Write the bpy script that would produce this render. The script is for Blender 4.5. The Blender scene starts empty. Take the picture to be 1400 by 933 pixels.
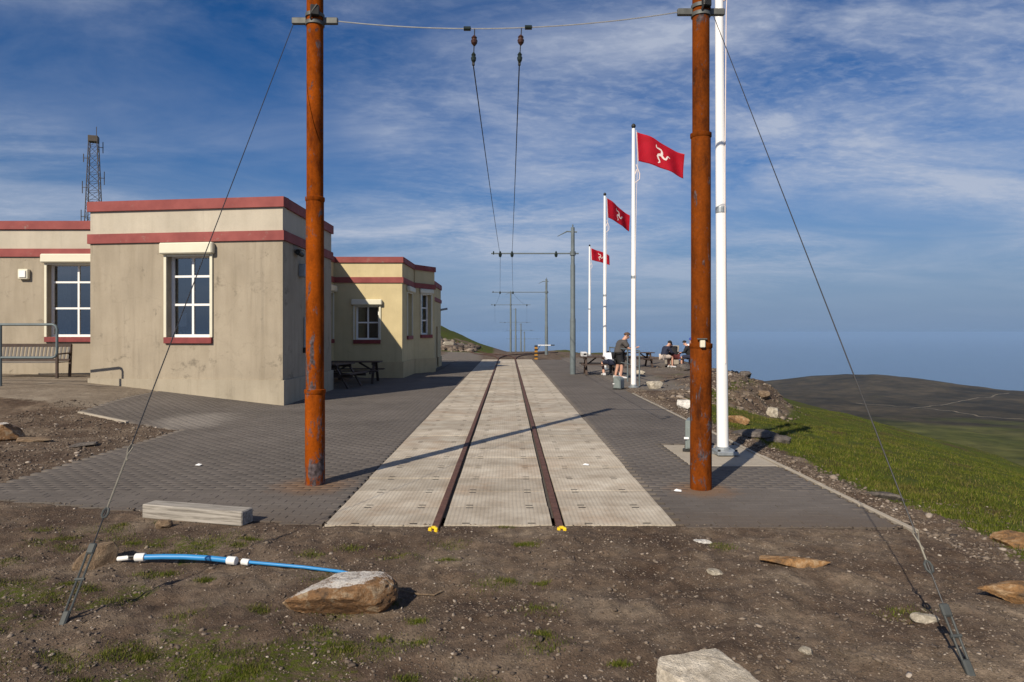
import bpy, bmesh, math, random
import numpy as np
from mathutils import Vector, Matrix, Quaternion

random.seed(7); rng = np.random.default_rng(11)
scene = bpy.context.scene
COL = scene.collection
R = math.radians

# ------------------------------------------------------------------ camera, sky, sun, exposure
EYE = 1.745
cam_d = bpy.data.cameras.new('camera'); cam = bpy.data.objects.new('camera', cam_d); COL.objects.link(cam)
cam.location = (0, 0, EYE); cam.rotation_euler = (R(90), 0, 0)
cam_d.sensor_width = 36; cam_d.lens = 24.0; cam_d.shift_x = 5/1400; cam_d.shift_y = -11.5/1400
cam_d.clip_start = 0.05; cam_d.clip_end = 400000
scene.camera = cam

SUN_TO = Vector((-4.575, -7.79, 6.29)).normalized()          # towards the sun
SUN_EL = math.asin(SUN_TO.z); SUN_AZ = math.atan2(SUN_TO.x, SUN_TO.y)
world = bpy.data.worlds.new('World'); scene.world = world; world.use_nodes = True
def build_world():
    nt = world.node_tree; nt.nodes.clear(); N = nt.nodes.new; L = nt.links.new
    out = N('ShaderNodeOutputWorld'); bg = N('ShaderNodeBackground'); L(bg.outputs[0], out.inputs[0])
    bg.inputs['Strength'].default_value = 0.085
    sky = N('ShaderNodeTexSky'); sky.sky_type = 'NISHITA'; sky.sun_disc = False
    sky.sun_elevation = SUN_EL; sky.sun_rotation = SUN_AZ; sky.altitude = 620; sky.air_density = 1.0; sky.dust_density = 0.35; sky.ozone_density = 3.0
    hs = N('ShaderNodeHueSaturation'); hs.inputs['Saturation'].default_value = 1.40; hs.inputs['Value'].default_value = 0.74
    tn = N('ShaderNodeMix'); tn.data_type = 'RGBA'; tn.blend_type = 'MULTIPLY'; tn.inputs['Factor'].default_value = 1.0; tn.inputs['B'].default_value = (1.02, 0.93, 1.0, 1)
    L(sky.outputs[0], tn.inputs['A']); L(tn.outputs['Result'], hs.inputs['Color'])
    gm = N('ShaderNodeGamma'); gm.inputs['Gamma'].default_value = 1.0; L(hs.outputs[0], gm.inputs[0])
    tc = N('ShaderNodeTexCoord'); sep = N('ShaderNodeSeparateXYZ'); L(tc.outputs['Generated'], sep.inputs[0])
    def M(op, a, b=None, c=None):
        m = N('ShaderNodeMath'); m.operation = op
        for i, v in enumerate((a, b, c)):
            if v is None: continue
            if isinstance(v, (int, float)): m.inputs[i].default_value = v
            else: L(v, m.inputs[i])
        return m.outputs[0]
    zz = M('MAXIMUM', sep.outputs['Z'], 0.0); den = M('ADD', zz, 0.14)
    px = M('DIVIDE', sep.outputs['X'], den); py = M('DIVIDE', sep.outputs['Y'], den)
    cb = N('ShaderNodeCombineXYZ'); L(px, cb.inputs[0]); L(py, cb.inputs[1])
    def cloud(scale, rot, stretch, detail, rough, dist, lo, hi, off):
        mp = N('ShaderNodeMapping'); mp.inputs['Rotation'].default_value = (0, 0, R(rot)); mp.inputs['Scale'].default_value = stretch; mp.inputs['Location'].default_value = off
        L(cb.outputs[0], mp.inputs[0])
        n = N('ShaderNodeTexNoise'); n.inputs['Scale'].default_value = scale; n.inputs['Detail'].default_value = detail; n.inputs['Roughness'].default_value = rough; n.inputs['Distortion'].default_value = dist
        L(mp.outputs[0], n.inputs['Vector'])
        mr = N('ShaderNodeMapRange'); mr.interpolation_type = 'SMOOTHSTEP'; mr.inputs['From Min'].default_value = lo; mr.inputs['From Max'].default_value = hi
        L(n.outputs['Fac'], mr.inputs['Value']); return mr.outputs[0]
    big = cloud(0.55, 20, (1, 1, 1), 4, 0.5, 0.4, 0.32, 0.62, (3.6, 0.9, 0))
    wisp = cloud(1.15, -38, (1.0, 1.6, 1), 11, 0.61, 0.5, 0.29, 0.78, (1.7, 6.2, 0))
    mott = cloud(17, -25, (1, 1.5, 1), 4, 0.6, 0.3, 0.40, 0.72, (0, 2, 0))
    mm = M('MULTIPLY', big, M('ADD', M('MULTIPLY', wisp, 0.85), M('MULTIPLY', mott, 0.19)))
    mm = M('ADD', mm, M('MULTIPLY', wisp, 0.22))
    mm = M('MINIMUM', M('MULTIPLY', mm, 0.92), 0.80)
    # thin veil fades in towards the horizon
    fade = N('ShaderNodeMapRange'); fade.inputs['From Min'].default_value = 0.0; fade.inputs['From Max'].default_value = 0.14; L(zz, fade.inputs['Value'])
    mm = M('MULTIPLY', mm, fade.outputs[0])
    # pale blue sea haze low in the sky, the same all round
    veil = N('ShaderNodeMapRange'); veil.interpolation_type = 'SMOOTHSTEP'; veil.inputs['From Min'].default_value = -0.02; veil.inputs['From Max'].default_value = 0.30; veil.inputs['To Min'].default_value = 0.97; veil.inputs['To Max'].default_value = 0.0
    L(sep.outputs['Z'], veil.inputs['Value'])
    vm = N('ShaderNodeMix'); vm.data_type = 'RGBA'; L(veil.outputs[0], vm.inputs['Factor']); L(gm.outputs[0], vm.inputs['A']); vm.inputs['B'].default_value = (1.66, 2.66, 4.35, 1)
    mix = N('ShaderNodeMix'); mix.data_type = 'RGBA'
    L(mm, mix.inputs['Factor']); L(vm.outputs['Result'], mix.inputs['A']); mix.inputs['B'].default_value = (5.0, 5.5, 6.6, 1)
    L(mix.outputs['Result'], bg.inputs['Color'])
build_world()
sun_d = bpy.data.lights.new('sun', 'SUN'); sun = bpy.data.objects.new('sun', sun_d); COL.objects.link(sun)
sun_d.energy = 4.8; sun_d.angle = R(0.5); sun_d.color = (1.0, 0.89, 0.73)
sun.rotation_euler = (-SUN_TO).to_track_quat('-Z', 'Y').to_euler(); sun.location = (-20, -30, 40)
vs = scene.view_settings; vs.view_transform = 'Standard'; vs.look = 'None'; vs.exposure = 0.22; vs.gamma = 1.0; vs.use_curve_mapping = False
scene.cycles.use_denoising = True
scene.cycles.max_bounces = 6; scene.cycles.volume_bounces = 1; scene.cycles.transparent_max_bounces = 8

# ------------------------------------------------------------------ helpers
def tag(o, label=None, cat=None, group=None, kind=None):
    if label: o['label'] = label
    if cat: o['category'] = cat
    if group: o['group'] = group
    if kind: o['kind'] = kind
    return o
def empty(name, loc=(0, 0, 0), rz=0, label=None, cat=None, group=None, kind=None):
    o = bpy.data.objects.new(name, None); COL.objects.link(o); o.location = loc; o.rotation_euler = (0, 0, rz)
    o.empty_display_size = 0.1
    return tag(o, label, cat, group, kind)
def link(name, me, mat=None, parent=None, loc=None):
    o = bpy.data.objects.new(name, me); COL.objects.link(o)
    if mat is not None and len(me.materials) == 0: me.materials.append(mat)
    if parent is not None: o.parent = parent
    if loc is not None: o.location = loc
    return o
def copy_tree(o, parent=None):
    c = o.copy(); COL.objects.link(c); c.parent = parent
    for ch in o.children: copy_tree(ch, c)
    return c
class MB:
    def __init__(self): self.v = []; self.f = []
    def add(self, vs, fs):
        b = len(self.v); self.v += [tuple(p) for p in vs]; self.f += [tuple(i+b for i in f) for f in fs]; return self
    def hexa(self, p):   # 8 points: bottom 4 ccw, top 4 ccw
        return self.add(p, [(3, 2, 1, 0), (4, 5, 6, 7), (0, 1, 5, 4), (1, 2, 6, 5), (2, 3, 7, 6), (3, 0, 4, 7)])
    def box(self, c, s, rz=0, M=None):
        x, y, z = s[0]/2, s[1]/2, s[2]/2
        p = [(-x, -y, -z), (x, -y, -z), (x, y, -z), (-x, y, -z), (-x, -y, z), (x, -y, z), (x, y, z), (-x, y, z)]
        if M is None: M = Matrix.Rotation(rz, 3, 'Z')
        C = Vector(c); return self.hexa([C + M @ Vector(q) for q in p])
    def b2(self, a, b):
        return self.box([(a[i]+b[i])/2 for i in range(3)], [abs(b[i]-a[i]) for i in range(3)])
    def bar(self, a, b, w, h, up=(0, 0, 1)):    # rectangular bar from a to b
        a = Vector(a); b = Vector(b); d = (b-a).normalized(); u = Vector(up); s = d.cross(u)
        if s.length < 1e-4: s = d.cross(Vector((1, 0, 0)))
        s.normalize(); u = s.cross(d); s = s*w/2; u = u*h/2
        return self.hexa([a-s-u, a+s-u, b+s-u, b-s-u, a-s+u, a+s+u, b+s+u, b-s+u])
    def tube(self, pts, r, n=10, cap=True):
        pts = [Vector(p) for p in pts]; rs = r if isinstance(r, (list, tuple)) else [r]*len(pts)
        b = len(self.v); ref = None
        for i, p in enumerate(pts):
            d = (pts[min(i+1, len(pts)-1)] - pts[max(i-1, 0)])
            if d.length < 1e-6: d = Vector((0, 0, 1))
            d.normalize()
            if ref is None:
                ref = d.cross(Vector((0.31, 0.17, 0.93)))
                if ref.length < 0.2: ref = d.cross(Vector((1, 0, 0)))
            s = (ref - d*ref.dot(d)).normalized(); ref = s; t = d.cross(s)
            for k in range(n):
                a = 2*math.pi*k/n; self.v.append(tuple(p + (s*math.cos(a)+t*math.sin(a))*rs[i]))
        for i in range(len(pts)-1):
            for k in range(n):
                k2 = (k+1) % n; self.f.append((b+i*n+k, b+i*n+k2, b+(i+1)*n+k2, b+(i+1)*n+k))
        if cap:
            self.f.append(tuple(b+k for k in reversed(range(n)))); self.f.append(tuple(b+(len(pts)-1)*n+k for k in range(n)))
        return self
    def lathe(self, prof, n=16, c=(0, 0, 0)):
        return self.tube([(c[0], c[1], c[2]+z + i*1e-5) for i, (r, z) in enumerate(prof)], [r for r, z in prof], n)
    def ball(self, c, r, n=10, m=6, s=(1, 1, 1)):
        b = len(self.v); c = Vector(c)
        for j in range(m+1):
            t = math.pi*j/m
            for k in range(n):
                a = 2*math.pi*k/n; rr = max(math.sin(t), 1e-3)
                self.v.append((c.x+r*s[0]*rr*math.cos(a), c.y+r*s[1]*rr*math.sin(a), c.z-r*s[2]*math.cos(t)))
        for j in range(m):
            for k in range(n): self.f.append((b+j*n+k, b+j*n+(k+1) % n, b+(j+1)*n+(k+1) % n, b+(j+1)*n+k))
        return self
    def prism(self, poly, y0, y1):   # polygon in xz extruded along y
        n = len(poly); b = [(x, y0, z) for x, z in poly] + [(x, y1, z) for x, z in poly]
        fs = [tuple(range(n)), tuple(reversed(range(n, 2*n)))] + [((i+1) % n, i, n+i, n+(i+1) % n) for i in range(n)]
        return self.add(b, fs)
    def mesh(self, name, bevel=0, smooth=None):
        me = bpy.data.meshes.new(name); me.from_pydata(self.v, [], self.f)
        bm = bmesh.new(); bm.from_mesh(me); bmesh.ops.recalc_face_normals(bm, faces=bm.faces)
        if bevel:
            bmesh.ops.bevel(bm, geom=[e for e in bm.edges if len(e.link_faces) == 2 and e.calc_face_angle(0) > 0.6], offset=bevel, segments=1, affect='EDGES', clamp_overlap=True)
        bm.to_mesh(me); bm.free()
        if smooth:
            for p in me.polygons: p.use_smooth = True
            if hasattr(me, 'set_sharp_from_angle'): me.set_sharp_from_angle(angle=R(smooth))
        return me
    def build(self, name, mat, parent=None, bevel=0, smooth=None, loc=None):
        return link(name, self.mesh(name, bevel, smooth), mat, parent, loc)
def fast_mesh(name, V, F):
    me = bpy.data.meshes.new(name); V = np.asarray(V, np.float32); F = np.asarray(F, np.int32); k = F.shape[1]
    me.vertices.add(len(V)); me.vertices.foreach_set('co', V.ravel())
    me.loops.add(F.size); me.loops.foreach_set('vertex_index', F.ravel())
    me.polygons.add(len(F)); me.polygons.foreach_set('loop_start', np.arange(0, F.size, k, dtype=np.int32))
    me.update(calc_edges=True); me.validate(); return me
def hash2(ix, iy, s):
    h = (ix.astype(np.int64)*374761393 + iy.astype(np.int64)*668265263 + s*1442695041) & 0xFFFFFFFF
    h = ((h ^ (h >> 13))*1274126177) & 0xFFFFFFFF; h = h ^ (h >> 16); return (h & 0xFFFFFF)/float(0xFFFFFF)
def vnoise(x, y, s=0):
    x = np.asarray(x, float); y = np.asarray(y, float); ix = np.floor(x); iy = np.floor(y); fx = x-ix; fy = y-iy
    fx = fx*fx*(3-2*fx); fy = fy*fy*(3-2*fy)
    a = hash2(ix, iy, s); b = hash2(ix+1, iy, s); c = hash2(ix, iy+1, s); d = hash2(ix+1, iy+1, s)
    return (a*(1-fx)+b*fx)*(1-fy)+(c*(1-fx)+d*fx)*fy
def fbm(x, y, o=4, s=0):
    t = 0; a = 0.5; n = 0
    for i in range(o): t = t+a*vnoise(x*2**i+i*17.3, y*2**i-i*9.1, s+i); n += a; a *= 0.5
    return t/n
def sstep(a, b, x): t = np.clip((x-a)/(b-a), 0, 1); return t*t*(3-2*t)

# ------------------------------------------------------------------ materials
class NT:
    def __init__(self, name):
        self.m = bpy.data.materials.new(name); self.m.use_nodes = True; self.t = self.m.node_tree
        self.b = self.t.nodes['Principled BSDF']; self.out = self.t.nodes['Material Output']
        self.pos = None
    def n(self, typ, **kw):
        nd = self.t.nodes.new(typ)
        for k, v in kw.items(): setattr(nd, k, v)
        return nd
    def l(self, a, b): self.t.links.new(a, b)
    def P(self, obj=False):
        if obj: return self.n('ShaderNodeTexCoord').outputs['Object']
        if self.pos is None: self.pos = self.n('ShaderNodeNewGeometry').outputs['Position']
        return self.pos
    def noise(self, scale, detail=4, rough=0.55, dist=0, obj=False, stretch=None, vec=None):
        n = self.n('ShaderNodeTexNoise'); n.inputs['Scale'].default_value = scale; n.inputs['Detail'].default_value = detail
        n.inputs['Roughness'].default_value = rough; n.inputs['Distortion'].default_value = dist
        v = vec if vec is not None else self.P(obj)
        if stretch: mp = self.n('ShaderNodeMapping'); mp.inputs['Scale'].default_value = stretch; self.l(v, mp.inputs[0]); v = mp.outputs[0]
        self.l(v, n.inputs['Vector']); return n.outputs['Fac']
    def ramp(self, fac, stops, interp='LINEAR'):
        r = self.n('ShaderNodeValToRGB'); e = r.color_ramp.elements; r.color_ramp.interpolation = interp
        while len(e) < len(stops): e.new(0.5)
        for i, (p, c) in enumerate(stops):
            e[i].position = p; e[i].color = (c[0], c[1], c[2], 1) if not isinstance(c, (int, float)) else (c, c, c, 1)
        self.l(fac, r.inputs[0]); return r.outputs[0]
    def mix(self, fac, a, b, mode='MIX'):
        m = self.n('ShaderNodeMix', data_type='RGBA', blend_type=mode)
        for key, v in (('Factor', fac), ('A', a), ('B', b)):
            if isinstance(v, (int, float)): m.inputs[key].default_value = v
            elif isinstance(v, tuple): m.inputs[key].default_value = (*v[:3], 1)
            else: self.l(v, m.inputs[key])
        return m.outputs['Result']
    def math(self, op, a, b=0.0):
        m = self.n('ShaderNodeMath', operation=op)
        for i, v in enumerate((a, b)):
            if isinstance(v, (int, float)): m.inputs[i].default_value = v
            else: self.l(v, m.inputs[i])
        return m.outputs[0]
    def attr(self, name): return self.n('ShaderNodeAttribute', attribute_name=name).outputs['Fac']
    def col(self, v):
        if isinstance(v, tuple): self.b.inputs['Base Color'].default_value = (*v[:3], 1)
        else: self.l(v, self.b.inputs['Base Color'])
        return self
    def rough(self, v, spec=0.4):
        if isinstance(v, (int, float)): self.b.inputs['Roughness'].default_value = v
        else: self.l(v, self.b.inputs['Roughness'])
        self.b.inputs['Specular IOR Level'].default_value = spec; return self
    def bump(self, h, strength=0.3, dist=0.01):
        bn = self.n('ShaderNodeBump'); bn.inputs['Strength'].default_value = strength; bn.inputs['Distance'].default_value = dist
        self.l(h, bn.inputs['Height']); self.l(bn.outputs[0], self.b.inputs['Normal']); return self
    def isl(self): return self.n('ShaderNodeNewGeometry').outputs['Random Per Island']
    def objrand(self): return self.n('ShaderNodeObjectInfo').outputs['Random']

def simple(name, c, rough=0.6, metal=0.0, var=0.12, scale=8, bump=0.0, spec=0.4):
    t = NT(name); n = t.noise(scale, 5, obj=True)
    t.col(t.ramp(n, [(0.25, tuple(x*(1-var) for x in c)), (0.75, tuple(min(1, x*(1+var)) for x in c))])); t.rough(rough, spec); t.b.inputs['Metallic'].default_value = metal
    if bump: t.bump(t.noise(scale*6, 4, obj=True), bump, 0.004)
    return t.m
MT = {}
def rust(name, dark, orange, brown, seed):
    t = NT(name); P = t.P(True)
    mp = t.n('ShaderNodeMapping'); mp.inputs['Location'].default_value = (seed, seed*2, 0); t.l(P, mp.inputs[0]); v = mp.outputs[0]
    base = t.ramp(t.noise(6.0, 9, 0.70, vec=v, stretch=(1, 1, 0.40)), [(0.34, brown), (0.52, orange), (0.68, tuple(x*1.3 for x in orange))])
    fine = t.noise(38, 5, 0.7, vec=v)
    base = t.mix(0.45, base, t.ramp(fine, [(0.3, 0.45), (0.7, 1.3)]), 'MULTIPLY')
    fl = t.noise(7.5, 9, 0.74, 0.4, vec=v, stretch=(1, 1, 0.42))
    sp = t.n('ShaderNodeSeparateXYZ'); t.l(P, sp.inputs[0])
    low = t.n('ShaderNodeMapRange'); low.inputs['From Min'].default_value = 0.0; low.inputs['From Max'].default_value = 2.2; low.inputs['To Min'].default_value = dark; low.inputs['To Max'].default_value = 0.0
    t.l(sp.outputs['Z'], low.inputs['Value'])
    m = t.math('ADD', fl, low.outputs[0])
    mk = t.ramp(m, [(0.58, 0.0), (0.63, 1.0)])
    base = t.mix(mk, base, t.ramp(t.noise(22, 4, vec=v), [(0.35, (0.035, 0.028, 0.03)), (0.7, (0.13, 0.105, 0.11))]))
    t.col(base).rough(0.88, 0.08).bump(t.math('ADD', fine, mk), 0.35, 0.006); return t.m
MT['rust_l'] = rust('rust_orange', 0.11, (0.225, 0.047, 0.002), (0.095, 0.019, 0.002), 3.0)
MT['rust_r'] = rust('rust_brown', 0.05, (0.150, 0.034, 0.003), (0.05, 0.013, 0.003), 11.0)
def wallmat(name, c, stain, streak=0.5, dirt=0.35):
    t = NT(name)
    n1 = t.noise(1.1, 6, 0.6); n2 = t.noise(3.5, 6, 0.6, 0.2, stretch=(1, 1, 0.12)); n3 = t.noise(60, 3)
    base = t.ramp(n1, [(0.3, tuple(x*0.88 for x in c)), (0.7, tuple(x*1.08 for x in c))])
    base = t.mix(t.math('MULTIPLY', t.ramp(n2, [(0.45, 0.0), (0.75, 1.0)]), streak), base, stain)
    sp = t.noise(2.3, 9, 0.74, 0.4)
    base = t.mix(t.math('MULTIPLY', t.ramp(sp, [(0.575, 0.0), (0.66, 1.0)]), dirt), base, tuple(x*0.34 for x in c))
    dr = t.noise(7.0, 6, 0.7, 0.2, stretch=(1, 1, 0.05)); base = t.mix(t.math('MULTIPLY', t.ramp(dr, [(0.56, 0.0), (0.70, 1.0)]), streak*0.55), base, tuple(x*0.5 for x in c))
    cr = t.n('ShaderNodeTexVoronoi', feature='DISTANCE_TO_EDGE'); cr.inputs['Scale'].default_value = 0.55; vd = t.n('ShaderNodeVectorMath', operation='ADD'); nz = t.n('ShaderNodeTexNoise'); nz.inputs['Scale'].default_value = 2.0; nz.inputs['Detail'].default_value = 6; t.l(t.P(), nz.inputs['Vector']); t.l(t.P(), vd.inputs[0]); t.l(nz.outputs['Color'], vd.inputs[1]); t.l(vd.outputs[0], cr.inputs['Vector'])
    base = t.mix(t.math('MULTIPLY', t.ramp(cr.outputs['Distance'], [(0.004, 1.0), (0.010, 0.0)]), dirt*0.22), base, tuple(x*0.4 for x in c))
    base = t.mix(0.25, base, t.ramp(n3, [(0.3, 0.75), (0.7, 1.2)]), 'MULTIPLY')
    t.col(base).rough(0.9, 0.2).bump(t.math('ADD', t.noise(9, 5), t.math('MULTIPLY', n3, 0.5)), 0.22, 0.008); return t.m
MT['render'] = wallmat('cement_render', (0.345, 0.298, 0.228), (0.235, 0.197, 0.142), 0.6, 0.6)
MT['cream'] = wallmat('cream_paint', (0.47, 0.425, 0.345), (0.37, 0.325, 0.25), 0.35, 0.12)
MT['yellow'] = wallmat('yellow_cream_paint', (0.555, 0.465, 0.27), (0.46, 0.37, 0.20), 0.35, 0.10)
MT['plinth'] = wallmat('plinth_render', (0.37, 0.325, 0.25), (0.28, 0.24, 0.175), 0.6, 0.25)
MT['plinth_y'] = wallmat('plinth_yellow', (0.50, 0.40, 0.23), (0.40, 0.31, 0.17), 0.5, 0.15)
def redband():
    t = NT('red_paint'); n = t.noise(2.0, 6, 0.6); w = t.noise(4.2, 10, 0.75, 0.3)
    c = t.ramp(n, [(0.3, (0.20, 0.048, 0.045)), (0.7, (0.29, 0.078, 0.070))])
    c = t.mix(t.math('MULTIPLY', t.ramp(w, [(0.59, 0.0), (0.66, 1.0)]), 0.7), c, (0.27, 0.19, 0.16))
    t.col(c).rough(0.75, 0.3).bump(t.noise(30, 4), 0.2, 0.005); return t.m
MT['red'] = redband()
MT['sill'] = simple('sill_red', (0.20, 0.035, 0.035), 0.6, 0, 0.25, 6, 0.2)
MT['trim'] = simple('shutter_cream', (0.66, 0.63, 0.50), 0.45, 0, 0.06, 3)
MT['upvc'] = simple('white_plastic', (0.80, 0.80, 0.78), 0.35, 0, 0.03, 3)
MT['roof'] = simple('roof_felt', (0.12, 0.115, 0.11), 0.9, 0, 0.2, 3, 0.3)
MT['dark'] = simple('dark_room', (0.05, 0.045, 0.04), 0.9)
MT['curtain'] = simple('curtain', (0.45, 0.42, 0.40), 0.9)
MT['paper'] = simple('paper', (0.85, 0.85, 0.84), 0.8, 0, 0.03)
def glass():
    t = NT('window_glass'); t.t.nodes.remove(t.b)
    tr = t.n('ShaderNodeBsdfTransparent'); tr.inputs[0].default_value = (0.62, 0.66, 0.68, 1)
    gl = t.n('ShaderNodeBsdfGlossy'); gl.inputs['Roughness'].default_value = 0.015; gl.inputs['Color'].default_value = (0.9, 0.92, 0.95, 1)
    fr = t.n('ShaderNodeFresnel'); fr.inputs['IOR'].default_value = 3.0
    mx = t.n('ShaderNodeMixShader'); t.l(fr.outputs[0], mx.inputs[0]); t.l(tr.outputs[0], mx.inputs[1]); t.l(gl.outputs[0], mx.inputs[2]); t.l(mx.outputs[0], t.out.inputs[0]); return t.m
MT['glass'] = glass()
def metalpaint(name, c, rough=0.45, var=0.15, metal=0.0):
    return simple(name, c, rough, metal, var, 10, 0.05)
MT['white'] = simple('white_gloss', (0.80, 0.80, 0.79), 0.3, 0, 0.03, 1.5, 0, 0.5)
MT['galv'] = simple('galvanised', (0.30, 0.33, 0.35), 0.5, 0.5, 0.2, 14, 0.05)
MT['mast'] = simple('mast_grey', (0.115, 0.140, 0.150), 0.6, 0.0, 0.2, 6, 0.05)
MT['bracket'] = simple('bracket_steel', (0.10, 0.105, 0.10), 0.6, 0.3, 0.25, 20)
MT['rail_paint'] = simple('rail_grey_green', (0.105, 0.135, 0.145), 0.5, 0.1, 0.15, 6)
MT['black'] = simple('black_iron_hole_shade', (0.018, 0.018, 0.017), 0.55, 0, 0.3, 12)
MT['wire'] = simple('dark_wire', (0.05, 0.05, 0.052), 0.5, 0.6, 0.2, 12)
MT['wire_b'] = simple('bright_wire', (0.55, 0.55, 0.53), 0.4, 0.7, 0.2, 12)
MT['grip'] = simple('grip_wire', (0.20, 0.185, 0.15), 0.6, 0.3, 0.2, 30)
MT['guy_steel'] = simple('guy_steel', (0.050, 0.056, 0.055), 0.65, 0.0, 0.2, 20)
MT['ceramic'] = simple('insulator_green', (0.015, 0.022, 0.018), 0.25, 0, 0.2, 12)
MT['brownins'] = simple('insulator_brown', (0.05, 0.022, 0.015), 0.3, 0, 0.2, 12)
MT['yellow_c'] = simple('yellow_clamp', (0.75, 0.52, 0.02), 0.45, 0, 0.12, 20)
MT['orange_band'] = simple('orange_band', (0.36, 0.17, 0.02), 0.6, 0, 0.2, 20)
MT['blue'] = simple('blue_pipe', (0.028, 0.22, 0.50), 0.4, 0, 0.10, 8, 0.05)
MT['coupling'] = simple('white_coupling', (0.72, 0.72, 0.70), 0.5, 0, 0.10, 20)
MT['darkwood'] = simple('dark_wood', (0.055, 0.036, 0.028), 0.7, 0, 0.3, 6, 0.25)
MT['slatwood'] = simple('grey_bench_wood', (0.13, 0.118, 0.108), 0.75, 0, 0.25, 6, 0.25)
MT['cabinet'] = simple('cabinet_grey_green', (0.17, 0.20, 0.195), 0.45, 0.0, 0.12, 5, 0.05)
def plankwood():
    t = NT('weathered_timber'); g = t.noise(5, 8, 0.65, 0.5, obj=True, stretch=(0.5, 9, 9))
    c = t.ramp(g, [(0.28, (0.10, 0.088, 0.075)), (0.48, (0.27, 0.25, 0.22)), (0.72, (0.43, 0.40, 0.36))])
    t.col(c).rough(0.85, 0.2).bump(g, 0.6, 0.008); return t.m
MT['timber'] = plankwood()
def railsteel():
    t = NT('rusty_rail'); n = t.noise(14, 5, 0.65)
    t.col(t.ramp(n, [(0.3, (0.07, 0.034, 0.026)), (0.7, (0.155, 0.078, 0.056))])).rough(0.75, 0.35).bump(n, 0.3, 0.004); t.b.inputs['Metallic'].default_value = 0.15; return t.m
MT['rail'] = railsteel()
def panelmat():
    t = NT('concrete_panel'); obj = t.P(True)
    rn = t.objrand()
    c = t.ramp(t.noise(2.6, 6, 0.62), [(0.30, (0.34, 0.29, 0.225)), (0.5, (0.46, 0.405, 0.325)), (0.70, (0.58, 0.53, 0.44))])
    c = t.mix(0.9, c, t.ramp(rn, [(0.0, 0.78), (1.0, 1.10)]), 'MULTIPLY')
    ru = t.noise(0.9, 7, 0.7, 0.5)
    c = t.mix(t.math('MULTIPLY', t.ramp(ru, [(0.52, 0.0), (0.72, 1.0)]), 0.42), c, (0.32, 0.17, 0.075))
    st = t.noise(7, 7, 0.75); c = t.mix(t.math('MULTIPLY', t.ramp(st, [(0.60, 0.0), (0.70, 1.0)]), 0.4), c, (0.17, 0.145, 0.12))
    sx = t.n('ShaderNodeSeparateXYZ'); t.l(obj, sx.inputs[0])
    sx_ = t.math('ABSOLUTE', t.math('SINE', t.math('MULTIPLY', sx.outputs['X'], math.pi/0.04)))
    sy_ = t.math('ABSOLUTE', t.math('SINE', t.math('MULTIPLY', sx.outputs['Y'], math.pi/0.04)))
    stud = t.math('MULTIPLY', sx_, sy_)
    stud = t.ramp(stud, [(0.35, 0.0), (0.6, 1.0)])
    c = t.mix(t.math('MULTIPLY', t.math('SUBTRACT', 1.0, stud), 0.20), c, (0.20, 0.165, 0.125))
    t.col(c).rough(0.85, 0.25).bump(t.math('ADD', stud, t.math('MULTIPLY', t.noise(50, 3), 0.4)), 0.5, 0.006); return t.m
MT['panel'] = panelmat()
def pavermat():
    t = NT('paver'); r = t.math('FRACT', t.math('ADD', t.isl(), t.objrand()))
    c = t.ramp(r, [(0.0, (0.108, 0.094, 0.083)), (0.5, (0.115, 0.101, 0.089)), (1.0, (0.123, 0.108, 0.096))])
    big = t.noise(0.55, 6, 0.6)
    c = t.mix(0.9, c, t.ramp(big, [(0.3, 0.78), (0.7, 1.24)]), 'MULTIPLY')
    st = t.noise(2.2, 9, 0.72, 0.3); c = t.mix(t.math('MULTIPLY', t.ramp(st, [(0.60, 0.0), (0.70, 1.0)]), 0.35), c, (0.085, 0.073, 0.06))
    # pale worn patch near the wall and grit trodden in along the front edge
    d = t.n('ShaderNodeVectorMath', operation='DISTANCE'); mpv = t.n('ShaderNodeMapping'); mpv.inputs['Scale'].default_value = (1.0, 0.55, 0.0); t.l(t.P(), mpv.inputs[0]); t.l(mpv.outputs[0], d.inputs[0]); d.inputs[1].default_value = (-6.1, 7.3, 0)
    pk = t.n('ShaderNodeMapRange'); pk.inputs['From Min'].default_value = 1.25; pk.inputs['From Max'].default_value = 0.75; t.l(t.math('ADD', d.outputs['Value'], t.math('MULTIPLY', t.noise(1.9, 5, 0.6), 0.9)), pk.inputs['Value'])
    c = t.mix(t.math('MULTIPLY', pk.outputs[0], 0.55), c, (0.27, 0.245, 0.215))
    spy = t.n('ShaderNodeSeparateXYZ'); t.l(t.P(), spy.inputs[0])
    gr = t.n('ShaderNodeMapRange'); gr.inputs['From Min'].default_value = 7.35; gr.inputs['From Max'].default_value = 6.75; t.l(t.math('ADD', spy.outputs['Y'], t.math('MULTIPLY', t.noise(3.0, 8, 0.7), 1.0)), gr.inputs['Value'])
    c = t.mix(t.math('MULTIPLY', gr.outputs[0], 0.6), c, (0.10, 0.076, 0.057))
    # rust washed off the two poles
    for px, py, rad in ((-2.226, 7.80, 0.55), (2.155, 7.58, 0.45)):
        d = t.n('ShaderNodeVectorMath', operation='DISTANCE'); t.l(t.P(), d.inputs[0]); d.inputs[1].default_value = (px, py, 0)
        k = t.math('ADD', d.outputs['Value'], t.math('MULTIPLY', t.noise(7, 5, 0.7), 0.5))
        mk = t.n('ShaderNodeMapRange'); mk.inputs['From Min'].default_value = 0.25+0.2; mk.inputs['From Max'].default_value = rad+0.25; mk.inputs['To Min'].default_value = 0.5; mk.inputs['To Max'].default_value = 0.0
        t.l(k, mk.inputs['Value']); c = t.mix(mk.outputs[0], c, (0.20, 0.105, 0.045))
    f = t.noise(70, 4, 0.6); c = t.mix(0.4, c, t.ramp(f, [(0.3, 0.7), (0.7, 1.3)]), 'MULTIPLY')
    t.col(c).rough(0.88, 0.25).bump(f, 0.3, 0.004); return t.m
MT['paver'] = pavermat()
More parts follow.
